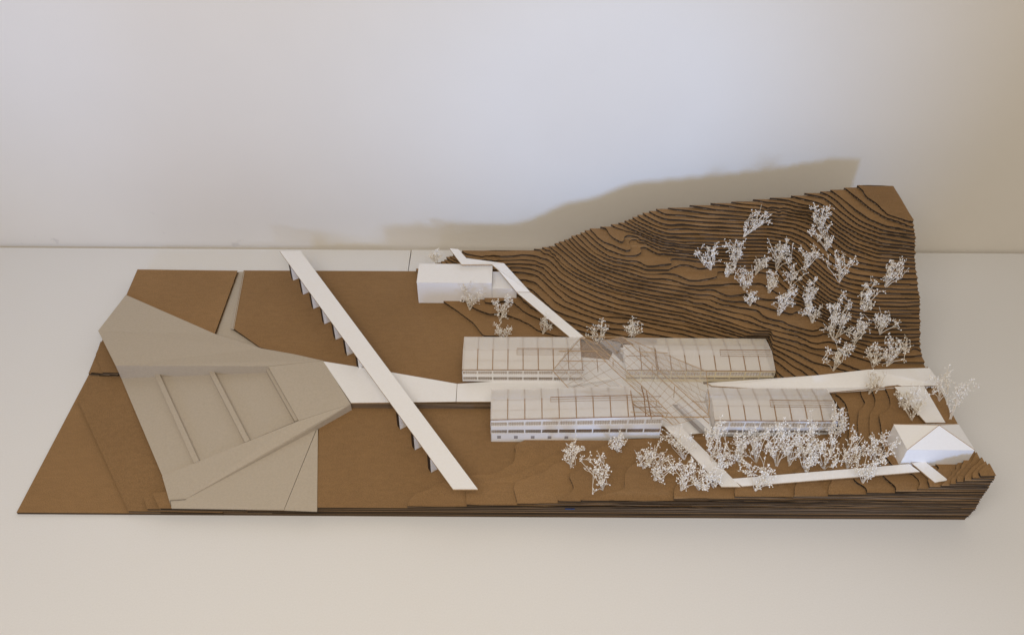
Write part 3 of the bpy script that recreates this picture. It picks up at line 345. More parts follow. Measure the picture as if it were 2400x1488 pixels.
def contours(level):
    """closed loops of the region GZ >= level"""
    e = 2e-4
    xs = np.r_[gx[0] - e, gx, gx[-1] + e]
    ys = np.r_[gy[0] - e, gy, gy[-1] + e]
    Z = np.full((len(ys), len(xs)), level - 400.0)
    Z[1:-1, 1:-1] = GZ
    B = Z >= level
    code = B[:-1, :-1] * 1 + B[:-1, 1:] * 2 + B[1:, 1:] * 4 + B[1:, :-1] * 8
    nxt = {}
    pos = {}
    def ept(j, i, side):
        if side == 0: a, bb = (j, i), (j, i+1)
        elif side == 1: a, bb = (j, i+1), (j+1, i+1)
        elif side == 2: a, bb = (j+1, i), (j+1, i+1)
        else: a, bb = (j, i), (j+1, i)
        key = (a, bb)
        if key not in pos:
            za, zb = Z[a], Z[bb]
            f = (level - za) / (zb - za)
            f = min(0.98, max(0.02, f))
            pos[key] = (xs[a[1]] + (xs[bb[1]] - xs[a[1]]) * f, ys[a[0]] + (ys[bb[0]] - ys[a[0]]) * f)
        return key
    # segments keep the inside on the left
    table = {1: [(0,3)], 2: [(1,0)], 3: [(1,3)], 4: [(2,1)], 5: [(0,3),(2,1)], 6: [(2,0)], 7: [(2,3)],
             8: [(3,2)], 9: [(0,2)], 10: [(1,0),(3,2)], 11: [(1,2)], 12: [(3,1)], 13: [(0,1)], 14: [(3,0)]}
    J, I = np.nonzero((code > 0) & (code < 15))
    for j, i in zip(J.tolist(), I.tolist()):
        for s0, s1 in table[int(code[j, i])]:
            nxt[ept(j, i, s0)] = ept(j, i, s1)
    loops = []
    while nxt:
        k0, k = next(iter(nxt.items()))
        loop = [k0]
        del nxt[k0]
        while k != k0 and k in nxt:
            loop.append(k)
            k = nxt.pop(k)
        loops.append([pos[q] for q in loop])
    return loops

def tidy(loop):
    p = np.array(loop)
    if len(p) < 8: return None
    a = 0.5 * np.sum(p[:, 0] * np.roll(p[:, 1], -1) - np.roll(p[:, 0], -1) * p[:, 1])
    if abs(a) < 1.2e-4: return None
    on = (np.abs(p[:, 0] - XR) < 1e-3) | (np.abs(p[:, 1] - YF) < 1e-3) | (np.abs(p[:, 1] - YB) < 1e-3)
    for _ in range(2):
        q = 0.25 * np.roll(p, 1, 0) + 0.5 * p + 0.25 * np.roll(p, -1, 0)
        p = np.where(on[:, None], p, q)
    # drop collinear points
    keep = [p[0]]
    for i in range(1, len(p)):
        d = p[i] - keep[-1]
        n = p[(i + 1) % len(p)] - p[i]
        if np.hypot(*d) < 0.0015: continue
        if np.hypot(*d) < 0.03 and abs(d[0] * n[1] - d[1] * n[0]) < 0.004 * np.hypot(*d) * np.hypot(*n) and (d @ n) > 0 and on[i]: continue
        keep.append(p[i])
    return [(float(a), float(c)) for a, c in keep], a

def layer_mesh(name, loops, z0, z1, parent, seed, jig=0.0017, warp=1.0):
    """one sheet of corrugated board: two liners with a recessed fluted core between"""
    rr = random.Random(seed)
    jx, jy = rr.uniform(-jig, jig), rr.uniform(-jig, jig)
    h = z1 - z0
    V = []; F = []; FM = []
    pts = [Vector((x, y, 0)) for lp in loops for x, y in lp]
    tris = tessellate_polygon([[Vector((x, y, 0)) for x, y in lp] for lp in loops])
    base = 0
    ph = rr.uniform(0, 6)
    for lp in loops:
        n = len(lp)
        nor = []
        arc = [0.0]
        for i in range(n):
            a = Vector(lp[i-1]); c = Vector(lp[(i+1) % n]); d = (c - a)
            d = d.normalized() if d.length > 0 else Vector((1, 0))
            nor.append(Vector((-d.y, d.x)))          # points to the inside
            arc.append(arc[-1] + (Vector(lp[(i+1) % n]) - Vector(lp[i])).length)
        a1, a2 = rr.uniform(0, 6), rr.uniform(0, 6)
        def lift(s):
            return warp * (0.0011 + 0.0009 * math.sin(s * 21 + a1) + 0.0007 * math.sin(s * 57 + a2))
        rings = []
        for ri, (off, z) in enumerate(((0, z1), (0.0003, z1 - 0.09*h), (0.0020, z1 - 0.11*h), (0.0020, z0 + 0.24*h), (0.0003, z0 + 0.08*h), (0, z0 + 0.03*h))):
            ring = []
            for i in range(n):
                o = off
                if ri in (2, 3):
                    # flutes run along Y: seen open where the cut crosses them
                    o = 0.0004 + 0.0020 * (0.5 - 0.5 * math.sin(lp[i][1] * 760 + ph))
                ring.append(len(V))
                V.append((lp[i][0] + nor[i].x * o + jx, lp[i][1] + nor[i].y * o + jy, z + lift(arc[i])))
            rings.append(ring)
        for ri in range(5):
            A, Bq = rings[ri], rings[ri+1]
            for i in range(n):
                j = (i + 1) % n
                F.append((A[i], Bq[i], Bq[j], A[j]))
                FM.append(2 if ri in (0, 4) or (ri == 3 and math.sin(lp[i][1] * 760 + ph) > 0.45) else 1)  # edge tone picks out flute ends and paints glints along the bottom
        lp_top = rings[0]
        if base == 0: tops = list(lp_top)
        else: tops += lp_top
        base += n
    for a, c, d in tris:
        pa, pc, pd = pts[a], pts[c], pts[d]
        if (pc - pa).cross(pd - pa).z < 0: c, d = d, c
        F.append((tops[a], tops[c], tops[d])); FM.append(0)
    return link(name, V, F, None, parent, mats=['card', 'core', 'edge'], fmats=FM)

base = empty('cardboard_hillside', (0, 1.4, 0))
tag(base, 'brown corrugated cardboard contour base stepping up into a terraced hill at right', 'terrain model')

def lay(k, poly, seed=None):
    # densify long edges so the flutes read along straight cuts
    out = []
    for i, p in enumerate(poly):
        q = poly[(i+1) % len(poly)]
        d = math.dist(p[:2], q[:2]); n = max(1, int(d / 0.02))
        for s in range(n):
            f = s / n
            out.append((p[0] + (q[0]-p[0])*f, p[1] + (q[1]-p[1])*f))
    area = sum(out[i][0]*out[(i+1)%len(out)][1] - out[(i+1)%len(out)][0]*out[i][1] for i in range(len(out)))
    if area < 0: out.reverse()
    return layer_mesh('cardboard_layer', [out], (k-1)*T + 0.0001, k*T - 0.0004, base, seed if seed is not None else k*13, warp=0.0)

MAIN = [(-0.733, 1.7795, 0.0315), (-0.7054, 1.5503, 0.0315), (-0.6196, 1.4805, 0.0315), (-0.5328, 1.4575, 0.0315), (-0.456, 1.4362, 0.0315), (-0.3749, 1.2936, 0.0315), (-0.4319, 1.2244, 0.0315), (-0.415, 1.1108, 0.0315), (-0.3985, 1.0058, 0.0315)]
main = [(p[0], p[1]) for p in MAIN]
lay(1, [(XL, YF), (XR-.004, YF+.001), (XR-.004, YB), (-1.024, YB)])
def xy(*pp): return [(p[0], p[1]) for p in pp]
# left shelf of layer two with the cut-back notch at the upper left corner
lay(2, xy((-0.7968, 1.0168, 0.0126), (-1.0183, 1.3208, 0.0126), (-1.0231, 1.4006, 0.0126)) + [(-0.60, 1.398), (-0.60, YF), ])
lay(2, [(-0.5985, YF), (XR-.003, YF+.002), (XR-.003, YB), (-0.72, YB), (-0.5985, 1.5)], 5)
lay(3, xy((-0.7565, 1.0159, 0.0189), (-0.7745, 1.0466, 0.0189), (-0.702, 1.0623, 0.0189)) + [(-0.55, 1.03), (-0.55, YF)], 6)
lay(4, xy((-0.727, 1.0149, 0.0252), (-0.7538, 1.0519, 0.0252), (-0.6916, 1.0633, 0.0252)) + [(-0.55, 1.03), (-0.55, YF)], 9)
lay(3, [(-0.548, YF)] + [(XR-.002, YF), (XR-.002, YB)] + main[:8] + [(-0.41, 1.04), (-0.548, 1.04)], 11)
lay(4, [(-0.548, YF)] + [(XR, YF+.001), (XR, YB)] + main[:8] + [(-0.41, 1.04), (-0.548, 1.04)], 12)
lay(5, [(main[-1][0], YF)] + [(XR, YF), (XR, YB)] + main[:-1], 14)
# stub of stacked layers behind the notch
lay(2, xy((-1.0273, 1.4091, 0.0126), (-1.0361, 1.5187, 0.0126)) + [(-1.0, 1.60), (-0.80, 1.60), (-0.80, 1.45), ] + xy((-0.9522, 1.4012, 0.0126)), 15)
lay(3, xy((-1.0179, 1.406, 0.0189), (-1.0317, 1.5123, 0.0189), (-0.9381, 1.4384, 0.0189), (-0.9491, 1.3981, 0.0189)), 16)
lay(4, xy((-0.9854, 1.3988, 0.0252), (-1.0236, 1.4607, 0.0252), (-1.0253, 1.512, 0.0252), (-0.9341, 1.4323, 0.0252), (-0.947, 1.3978, 0.0252)), 17)
# upper left plateau piece
PA = xy((-1.0247, 1.7802, 0.0315), (-0.75, 1.7775, 0.0315), (-0.7467, 1.5265, 0.0315), (-1.0188, 1.6738, 0.0315))
for k in (2, 3, 4, 5): lay(k, PA, 20 + k)
# hill layers
for k in range(6, 51):
    loops = []
    for lp in contours(k + (0.02 if k % 2 else -0.02)):
        r = tidy(lp)
        if r: loops.append(r)
    if not loops: continue
    outer = [l for l, a in loops if a > 0]
    holes = [l for l, a in loops if a < 0]
    def inside(pt, poly):
        c = False
        for i in range(len(poly)):
            (x1, y1), (x2, y2) = poly[i], poly[i-1]
            if (y1 > pt[1]) != (y2 > pt[1]) and pt[0] < (x2-x1) * (pt[1]-y1) / (y2-y1) + x1: c = not c
        return c
    for oi_, ol in enumerate(outer):
        grp = [ol] + [hl for hl in holes if inside(hl[0], ol)]
        layer_mesh('cardboard_layer', grp, (k-1)*T + 0.0001, k*T - 0.0004, base, k*31 + oi_)
bm_ = MB(); bm_.box((0.112, YF-.0026, .0340), (0.132, YF-.0005, .0352)); bm_.build('marker_stroke', 'blue', base)

# ------------------------------------------------------------------ grey paper terrain on the left
pl = empty('grey_paper_court', (-0.7, 1.3, 0.02))
tag(pl, 'folded grey paper landscape with a sunken three bay court, left end of the model', 'landscape model')
def quad(name, pts, m='grey_paper', th=0.0022, parent=pl):
    return plate_obj(name, pts, th, m, parent)
quad('top_panel', [(-1.0184, 1.6721, 0.0345), (-1.0331, 1.5226, 0.046), (-0.9389, 1.3898, 0.0585), (-0.5808, 1.3979, 0.052), (-0.4542, 1.4215, 0.048), (-0.529, 1.4475, 0.043), (-0.6161, 1.4714, 0.039), (-0.7457, 1.526, 0.035)])
quad('top_panel', [(-0.4536, 1.4208, 0.048), (-0.5796, 1.3969, 0.052), (-0.4758, 1.2308, 0.0515), (-0.3666, 1.2808, 0.052)])
quad('ramp_panel', [(-0.3665, 1.2803, 0.0518), (-0.4753, 1.2301, 0.0513), (-0.7444, 1.0924, 0.03), (-0.7114, 1.0317, 0.03), (-0.6758, 1.0348, 0.0305)])
def face(name, pts, parent=pl, m='grey_paper'):
    """upright strip: list of (top, bottom) pairs, given real thickness"""
    b = MB()
    for (a, c), (d, e) in zip(pts, pts[1:]):
        n = Vector((d[0]-a[0], d[1]-a[1], 0)).normalized(); off = Vector((-n.y, n.x, 0)) * 0.002
        vs = [Vector(v) for v in (a, d, e, c)]
        vs = vs + [v + off for v in vs]
        b.add(vs, [(3,2,1,0),(4,5,6,7),(0,1,5,4),(1,2,6,5),(2,3,7,6),(3,0,4,7)])
    return b.build(name, m, parent)
def drop(p, dz0, z):  return ((p[0], p[1], p[2]-dz0), (p[0], p[1], z))
P0 = (-0.9389, 1.3898, 0.0585); P1 = (-0.5808, 1.3979, 0.052); P2 = (-0.4758, 1.2308, 0.0515)
face('court_wall', [drop(P0, .0023, .013), drop(P1, .0023, .026)])
face('court_wall', [drop(P1, .0023, .026), drop(P2, .0023, .030)])
fl0 = (P0[0], P0[1], .0150); fl1 = (P1[0], P1[1], .030)
quad('court_floor', [fl0, (-0.7447, 1.0936, 0.027), (-0.4826, 1.2456, 0.034), fl1])
for (a, bq) in (((-0.854, 1.3974, 0.0235), (-0.6786, 1.1254, 0.035)), ((-0.7234, 1.4022, 0.03), (-0.5807, 1.1789, 0.0395)), ((-0.5878, 1.4076, 0.0375), (-0.4809, 1.2359, 0.044))):
    b = MB(); b.bar((a[0], a[1], a[2]-.002), (bq[0], bq[1], bq[2]-.004), 0.011, 0.012); b.build('low_wall', 'grey_paper', pl)
# face under the ramp and around the right tip
E0 = (-0.6758, 1.0348, 0.0305); E1 = (-0.4323, 1.2248, 0.0487); E2 = (-0.3665, 1.2803, 0.0518); E3 = (-0.4542, 1.4215, 0.048)
face('ramp_face', [drop(E0, .0023, .027), drop(E1, .0023, .030), drop(E2, .0023, .0312)])
face('ramp_face', [drop(E2, .0023, .0312), drop(E3, .0023, .0312)])
quad('lower_panel', [(-0.6757, 1.0344, 0.0303), (-0.7113, 1.0313, 0.0298), (-0.7008, 1.0128, 0.0285), (-0.5783, 1.0106, 0.03), (-0.4674, 1.0082, 0.0318), (-0.4376, 1.2202, 0.0335)])
quad('lower_panel', [(-0.4364, 1.219, 0.0335), (-0.4664, 1.0076, 0.0318), (-0.3979, 1.0039, 0.0335), (-0.4338, 1.2203, 0.0335)])
b = MB(); b.bar((-0.7084, 1.0288, 0.0312), (-0.7022, 1.016, 0.03), .0006, .0006); b.bar((-0.7084, 1.0288, 0.0312), (-0.6754, 1.0318, 0.0318), .0006, .0006); b.build('paper_crease', 'burnt', pl)
# road wedge sunk between the plateau pieces
quad('road_panel', [(-0.7528, 1.7853, 0.022), (-0.7503, 1.5317, 0.022), (-0.6788, 1.492, 0.024), (-0.6188, 1.4815, 0.026), (-0.7156, 1.5577, 0.023), (-0.7376, 1.7855, 0.022)])
quad('kerb_panel', [(-0.7337, 1.7769, 0.0306), (-0.715, 1.554, 0.0265), (-0.7032, 1.5465, 0.0322), (-0.7302, 1.7732, 0.0322)])

# ------------------------------------------------------------------ walkways, roads and long footbridge
def walk(name, pts, th, label, m='model_white', cat='walkway', group='white board paths'):
    o = plate_obj(name, pts, th, m, side='edge_wood')
    return tag(o, label, cat, group)
walk('approach_walkway', [(-0.4532, 1.4188, 0.0485), (-0.3669, 1.2865, 0.0485), (-0.1279, 1.2924, 0.0485), (-0.1279, 1.3484, 0.0485), (-0.293, 1.3856, 0.0485)], .003, 'broad white board walkway leading from the grey court to the halls')
walk('plaza_board', [(-0.1265, 1.2924, 0.0485), (0.0992, 1.2944, 0.0485), (0.3455, 1.2254, 0.044), (0.3803, 1.2024, 0.044), (0.4501, 1.2115, 0.044)] + [(0.60, 1.292, .0485), (0.60, 1.352, .0485), (0.45, 1.352, .0485), (0.45, 1.460, .0485), (0.262, 1.472, .0485), (0.255, 1.475, .0485), (0.235, 1.43, .0485), (0.16, 1.44, .0485), (0.10, 1.37, .0485)] + [(-0.1269, 1.3484, 0.0485)], .004, 'white floor board between the four halls under the canopy')
bb = MB(); bb.box((-0.37, 1.286, .0316), (-0.046, 1.289, .0452)); tag(bb.build('walkway_shade_strip', 'edge'), 'dark strip painting the shade under the front edge of the broad walkway', 'painted shade')  # dark strip stands in for the shadow below the walkway edge
walk('rising_road', [(0.4585, 1.3516, 0.0535), (0.4669, 1.3422, 0.0535), (0.5894, 1.3174, 0.07), (0.7071, 1.2851, 0.0935), (0.7169, 1.2869, 0.0945), (0.8596, 1.2874, 0.115), (0.9619, 1.2882, 0.118), (0.9527, 1.3423, 0.118), (0.815, 1.3414, 0.112), (0.7048, 1.3396, 0.0945), (0.614, 1.3459, 0.077)], .003, 'white board road climbing right from the halls to the model edge', cat='road')
walk('house_path', [(0.8544, 1.2847, 0.1165), (0.8859, 1.1783, 0.1195), (0.928, 1.1787, 0.1195), (0.922, 1.2873, 0.1165)], .003, 'short white board path dropping to the back of the hipped house', cat='path')
walk('front_path', [(0.3368, 1.2093, 0.066), (0.4299, 1.0354, 0.083), (0.4692, 1.0357, 0.083), (0.3728, 1.2108, 0.066)], .003, 'narrow white board path slanting out from the canopy to the front', cat='path')
walk('long_path', [(0.4551, 1.0565, 0.0815), (0.4725, 1.0379, 0.0815), (0.8281, 1.0494, 0.1185), (0.8131, 1.0686, 0.1185)], .003, 'long thin white board path parallel to the front edge', cat='path')
walk('end_path', [(0.8182, 1.0696, 0.12), (0.8488, 1.0232, 0.1185), (0.8782, 1.0287, 0.1185), (0.8468, 1.0742, 0.12)], .003, 'stubby white board path by the hipped house front, at the right end', cat='path')
walk('back_path', [(-0.168, 1.7739, 0.117), (-0.132, 1.7084, 0.115), (-0.0532, 1.7129, 0.112), (-0.0362, 1.6928, 0.11), (0.0116, 1.631, 0.0885), (0.0465, 1.6314, 0.0885), (-0.0222, 1.7235, 0.108), (-0.1209, 1.7352, 0.115), (-0.144, 1.7705, 0.117)], .003, 'kinked white board path behind the flat roofed block', cat='path')
walk('descending_path', [(0.0121, 1.6299, 0.088), (0.1431, 1.4722, 0.08), (0.1783, 1.4725, 0.08), (0.0476, 1.6303, 0.088)], .003, 'straight white board path running down to the left rear hall', cat='path')

br = empty('long_footbridge', (-0.35, 1.4, .0315))
tag(br, 'long white footbridge crossing the whole model on thin fin supports', 'bridge')
BZ = 0.0905
DK = [(-0.6281, 1.792, 0.0905), (-0.1168, 1.0194, 0.0905), (-0.0668, 1.0198, 0.0905), (-0.5718, 1.7925, 0.0905)]
plate_obj('deck', DK, .0032, 'model_white', br, side='edge_wood')
d0 = Vector(DK[0]); d1 = Vector(DK[1])
dv = (d1 - d0).normalized()
pv = Vector((-dv.y, dv.x, 0))
wv = (Vector(DK[3]) - d0).dot(pv)
if wv < 0: pv = -pv; wv = -wv
for (sx, sy) in ((-0.5952, 1.7428), (-0.559, 1.6852), (-0.5227, 1.6281), (-0.4862, 1.5698), (-0.4486, 1.5124), (-0.4115, 1.4571), (-0.372, 1.399), (-0.2593, 1.2246), (-0.2204, 1.1668), (-0.1791, 1.107)):
    s = (Vector((sx, sy, 0)) - Vector((d0.x, d0.y, 0))).dot(dv)
    c = Vector((d0.x, d0.y, 0)) + dv * s
    zb = 5 * T + .0003
    a = c + pv * 0.0015; e = c + pv * (wv - 0.002)
    hw = dv * 0.0065
    zt = BZ - .0034
    inn = pv * 0.003
    vs = []
    for p, zz in ((a, zb), (e, zb), (e - inn, zt), (a + inn * .3, zt)):
        vs += [Vector((p.x, p.y, zz)) - hw, Vector((p.x, p.y, zz)) + hw]
    link('support_fin', vs, [(0,2,3,1), (2,4,5,3), (4,6,7,5), (6,0,1,7), (0,6,4,2), (1,3,5,7)], None, br, mats=['model_white', 'burnt'], fmats=[1, 1, 1, 1, 0, 0])

# ------------------------------------------------------------------ flat roofed white block with low annex
wb = empty('flat_roofed_block', (-0.15, 1.69, .0315))
tag(wb, 'plain white box building with flat roof near the back edge', 'building')
b = MB(); b.box((-0.2445, 1.6508, .0318), (-0.0525, 1.7262, .1003)); b.build('main_block', 'model_white', wb)
plate_obj('roof_sheet', [(-0.2452, 1.6500, .1016), (-0.0520, 1.6500, .1016), (-0.0520, 1.7270, .1016), (-0.2452, 1.7270, .1016)], .0011, 'model_white', wb)
AX = [(-0.0511, 1.6502, 0.0823), (0.0105, 1.6508, 0.0823), (-0.0392, 1.7283, 0.0823), (-0.0528, 1.7281, 0.0823)]
plate_obj('annex_block', [(-0.0518, 1.6512, .0823), (0.0112, 1.6512, .0823), (-0.030, 1.7195, .0823), (-0.0518, 1.7195, .0823)], .045, 'model_white', wb)

# ------------------------------------------------------------------ hipped house
hs = empty('hipped_house', (0.865, 1.105, .108))
tag(hs, 'small white house with four sided pitched roof at the front right corner', 'house')
hc = [(0.7975, 1.0724), (0.9325, 1.0724), (0.9255, 1.1395), (0.7915, 1.1375)]
ze = .1600
b = MB()
vs = [(x, y, .108) for x, y in hc] + [(x, y, ze) for x, y in hc]
b.add(vs, [(0,1,5,4), (1,2,6,5), (2,3,7,6), (3,0,4,7), (3,2,1,0), (4,5,6,7)])
b.build('wall', 'model_white', hs)
ap = (0.8681, 1.1154, 0.1855)
ov = 0.0008
cx_, cy_ = 0.862, 1.105
ev = [(x + math.copysign(ov, x-cx_), y + math.copysign(ov, y-cy_), ze + .0004) for x, y in hc]
for i in range(4):
    j = (i + 1) % 4
    vs = [ev[i], ev[j], ap, (ev[i][0], ev[i][1], ze + .0002), (ev[j][0], ev[j][1], ze + .0002), (ap[0], ap[1], ze + .0002)]
    link('roof_facet', vs, [(0,1,2), (5,4,3), (0,3,4,1), (1,4,5,2), (2,5,3,0)], 'model_white', hs)
b = MB()
for i in range(4): b.bar(ev[i], ap, .0009, .0009)
b.build('hip_seam', 'edge_wood', hs)

# ------------------------------------------------------------------ the four halls
def lerp(a, b, f): return a + (b - a) * f

def hall(name, label, x0, x1, yf, yb, zb, eave0, eave1, rise, yr, bay, sheet, arch, rows, wallmat, sheet_front=None, windows=(), inner=None, clere=None, ends=(0, 1)):
    """rows: (z low frac, z high frac, mullions per bay, solid?) of the front facade between zb and the eave"""
    root = empty(name, ((x0+x1)/2, yf, zb))
    tag(root, label, 'hall', 'glazed halls of the model')
    def ez(x): return lerp(eave0, eave1, (x-x0)/(x1-x0))
    nb = max(1, round((x1-x0)/bay))
    bx = [lerp(x0, x1, i/nb) for i in range(nb+1)]
    # floor and inner slab
    b = MB(); b.box((x0+.001, yf+.003, zb), (x1-.001, yb-.003, zb+.003)); b.build('floor', 'model_white', root)
    if inner:
        b = MB(); b.box((x0+.002, yf+.006, inner-.002), (x1-.002, yb-.003, inner)); b.build('upper_floor', 'model_white', root)
    # back and end walls
    wa, wz = max(x0, sheet[0]), min(x1, sheet[1] + max(0, sheet[2]))
    b = MB(); b.add([(wa, yb, zb), (wz, yb, zb), (wz, yb, ez(wz)-.001), (wa, yb, ez(wa)-.001), (wa, yb-.002, zb), (wz, yb-.002, zb), (wz, yb-.002, ez(wz)-.001), (wa, yb-.002, ez(wa)-.001)],
                    [(0,3,2,1), (4,5,6,7), (0,1,5,4), (1,2,6,5), (2,3,7,6), (3,0,4,7)]); b.build('back_wall', wallmat, root)
    def prof(x, n=9, dz=0.0):
        e = ez(x); out = []
        if arch:
            for i in range(n):
                f = i/(n-1); y = lerp(yf, yb, f)
                fr = (yr-yf)/(yb-yf)
                g = (f/fr) if f < fr else (1-f)/(1-fr)
                out.append((y, e + rise*(math.sin(g*math.pi/2)*.14 + g*.86) + dz))
        else:
            out = [(yf, e+dz), (lerp(yf, yr, .5), e+rise*.5+dz), (yr, e+rise+dz), (yb, e+rise*.12+dz)]
        return out
    for xe, sgn in [((x0, 1), (x1, -1))[q] for q in ends]:
        pr = prof(xe, dz=-.0012)
        n = len(pr)
        lo = [(xe, y, zb) for y, z in pr]; hi = [(xe, y, z) for y, z in pr]
        lo2 = [(xe+sgn*.0015, y, z) for _, y, z in lo]; hi2 = [(xe+sgn*.0015, y, z) for _, y, z in hi]
        fs = []
        for i in range(n-1):
            fs += [(i, i+1, n+i+1, n+i), (2*n+i, 3*n+i, 3*n+i+1, 2*n+i+1), (n+i, n+i+1, 3*n+i+1, 3*n+i)]
        fs += [(0, n, 3*n, 2*n), (n-1, 3*n-1, 4*n-1, 2*n-1)]
        link('end_wall', lo+hi+lo2+hi2, fs, 'vellum', root)
    # facade
    for fi, (fl, fh, mull, kind) in enumerate(rows):
        if kind == 'solid':
            b = MB()
            for i in range(nb):
                xa, xb = bx[i], bx[i+1]
                Ha, Hb = ez(xa)-.0006-zb, ez(xb)-.0006-zb
                if windows and fl == 0 and i < windows[0]:
                    # square opening in this bay
                    wx0 = lerp(xa, xb, .38); wx1 = lerp(xa, xb, .60)
                    wz0 = zb + .0085; wz1 = zb + .0205
                    zt = zb + fh*Ha
                    for (a, c, d, e) in ((xa, wx0, zb, zt), (wx1, xb, zb, zt), (wx0, wx1, zb, wz0), (wx0, wx1, wz1, zt)):
                        b.box((a, yf, d), (c, yf+.002, e))
                    wm = MB(); wm.box((wx0, yf+.0014, wz0), (wx1, yf+.0018, wz1)); w_ = wm.build('window', 'slate', root)
                else:
                    vs = []
                    for x, H_ in ((xa, Ha), (xb, Hb)):
                        vs += [(x, yf, zb+fl*H_), (x, yf, zb+fh*H_), (x, yf+.002, zb+fl*H_), (x, yf+.002, zb+fh*H_)]
                    b.add(vs, [(0,4,5,1), (2,3,7,6), (1,5,7,3), (0,2,6,4), (0,1,3,2), (4,6,7,5)])
            b.build('wall_band', wallmat, root)
        else:
            b = MB()
            for i in range(nb):
                xa, xb = bx[i], bx[i+1]
                for k in range(1, mull):
                    x = lerp(xa, xb, k/mull); H_ = ez(x)-.0006-zb
                    b.bar((x, yf+.0016, zb+fl*H_), (x, yf+.0016, zb+fh*H_), .00042, .00042)
                Ha, Hb = ez(xa)-.0006-zb, ez(xb)-.0006-zb
                for g in (.33, .66):
                    b.bar((xa, yf+.0016, zb+lerp(fl, fh, g)*Ha), (xb, yf+.0016, zb+lerp(fl, fh, g)*Hb), .0004, .0004)
            tag(b.build('glazing_bars', 'wood', root), kind='stuff')
            g = MB(); g.add([(x0, yf+.0022, zb+fl*(ez(x0)-zb)), (x1, yf+.0022, zb+fl*(ez(x1)-zb)), (x1, yf+.0022, zb+fh*(ez(x1)-.0006-zb)), (x0, yf+.0022, zb+fh*(ez(x0)-.0006-zb)),
                             (x0, yf+.0026, zb+fl*(ez(x0)-zb)), (x1, yf+.0026, zb+fl*(ez(x1)-zb)), (x1, yf+.0026, zb+fh*(ez(x1)-.0006-zb)), (x0, yf+.0026, zb+fh*(ez(x0)-.0006-zb))],
                            [(0,1,2,3), (7,6,5,4), (0,4,5,1), (3,2,6,7), (1,5,6,2), (0,3,7,4)])
            g.build('window_strip', 'clear', root)
            for i in range(nb+1):
                H_ = ez(bx[i])-.0006-zb
                p = MB(); w_ = .0013
                p.box((bx[i]-w_ if i else bx[i], yf+.0001, zb+fl*H_), (bx[i]+w_ if i < nb else bx[i]+.0003, yf+.002, zb+fh*H_)); p.build('post', wallmat, root)
    # eave beam and ribs
    b = MB(); b.bar((x0, yf+.001, ez(x0)), (x1, yf+.001, ez(x1)), .0022, .0012); b.build('eave_beam', 'wood', root)
    for i in range(1, nb):
        pr = prof(bx[i], dz=-.0022)
        b = MB()
        for (ya, za), (yb2, zb2) in zip(pr, pr[1:]):
            up_ = .0017 if yb2 <= yr + 1e-4 else 0.0
            b.bar((bx[i], ya, za + up_), (bx[i], yb2, zb2 + up_), .0017, .0030)
        rb = b.build('rib', 'wood', root)
    b = MB()
    for fr in (.33, .72):
        pr0 = prof(x0, dz=-.0034); pr1 = prof(x1, dz=-.0034)
        idx = max(1, min(len(pr0)-2, int(fr*(len(pr0)-1)+.5)))
        b.bar((x0, pr0[idx][0], pr0[idx][1]), (x1, pr1[idx][0], pr1[idx][1]), .0010, .0010)
    b.build('purlin', 'wood', root)
    # roof sheets: front slope and back slope
    sx0, sx1, skew = sheet
    for part in (0, 1):
        b = MB()
        n = 9 if arch else 4
        def edge(x, xs): return [(xs, y, z) for y, z in prof(x, n)]
        A = prof(sx0, n); Bq = prof(sx1, n)
        kr = min(range(len(A)), key=lambda i: abs(A[i][0]-yr))
        rngi = range(0, kr) if part == 0 else range(kr, len(A)-1)
        for i in rngi:
            vs = []
            for (P, xs) in ((A, sx0), (Bq, sx1)):
                for q in (i, i+1):
                    sk = skew*(P[q][0]-yf)/(yb-yf) if xs == (sx1 if skew > 0 else sx0) else 0
                    vs.append((xs + sk, P[q][0], P[q][1]+.0004))
            vs2 = [(x, y, z-.0006) for x, y, z in vs]
            b.add(vs+vs2, [(0,2,3,1), (4,5,7,6), (0,1,5,4), (2,6,7,3)])
        b.build('roof_sheet', 'vellum', root, smooth=False)
    if clere:
        ca, cb, n = clere
        b = MB()
        za = ez(ca)+rise; zc = ez(cb)+rise
        for k in range(n):
            dy = -.006 - k*.0050
            b.bar((ca, yr+dy, za+.0022-k*.0018), (cb, yr+dy, zc+.0022-k*.0018), .00045, .00045)
        b.bar((ca, yr, za+.0026), (cb, yr, zc+.0026), .0011, .0011)
        b.bar((ca, yr, za+.0026), (ca, yr-.006-(n-1)*.0050, za+.0022-(n-1)*.0018), .0006, .0006)
        b.build('skylight_frame', 'wood', root)
    return root

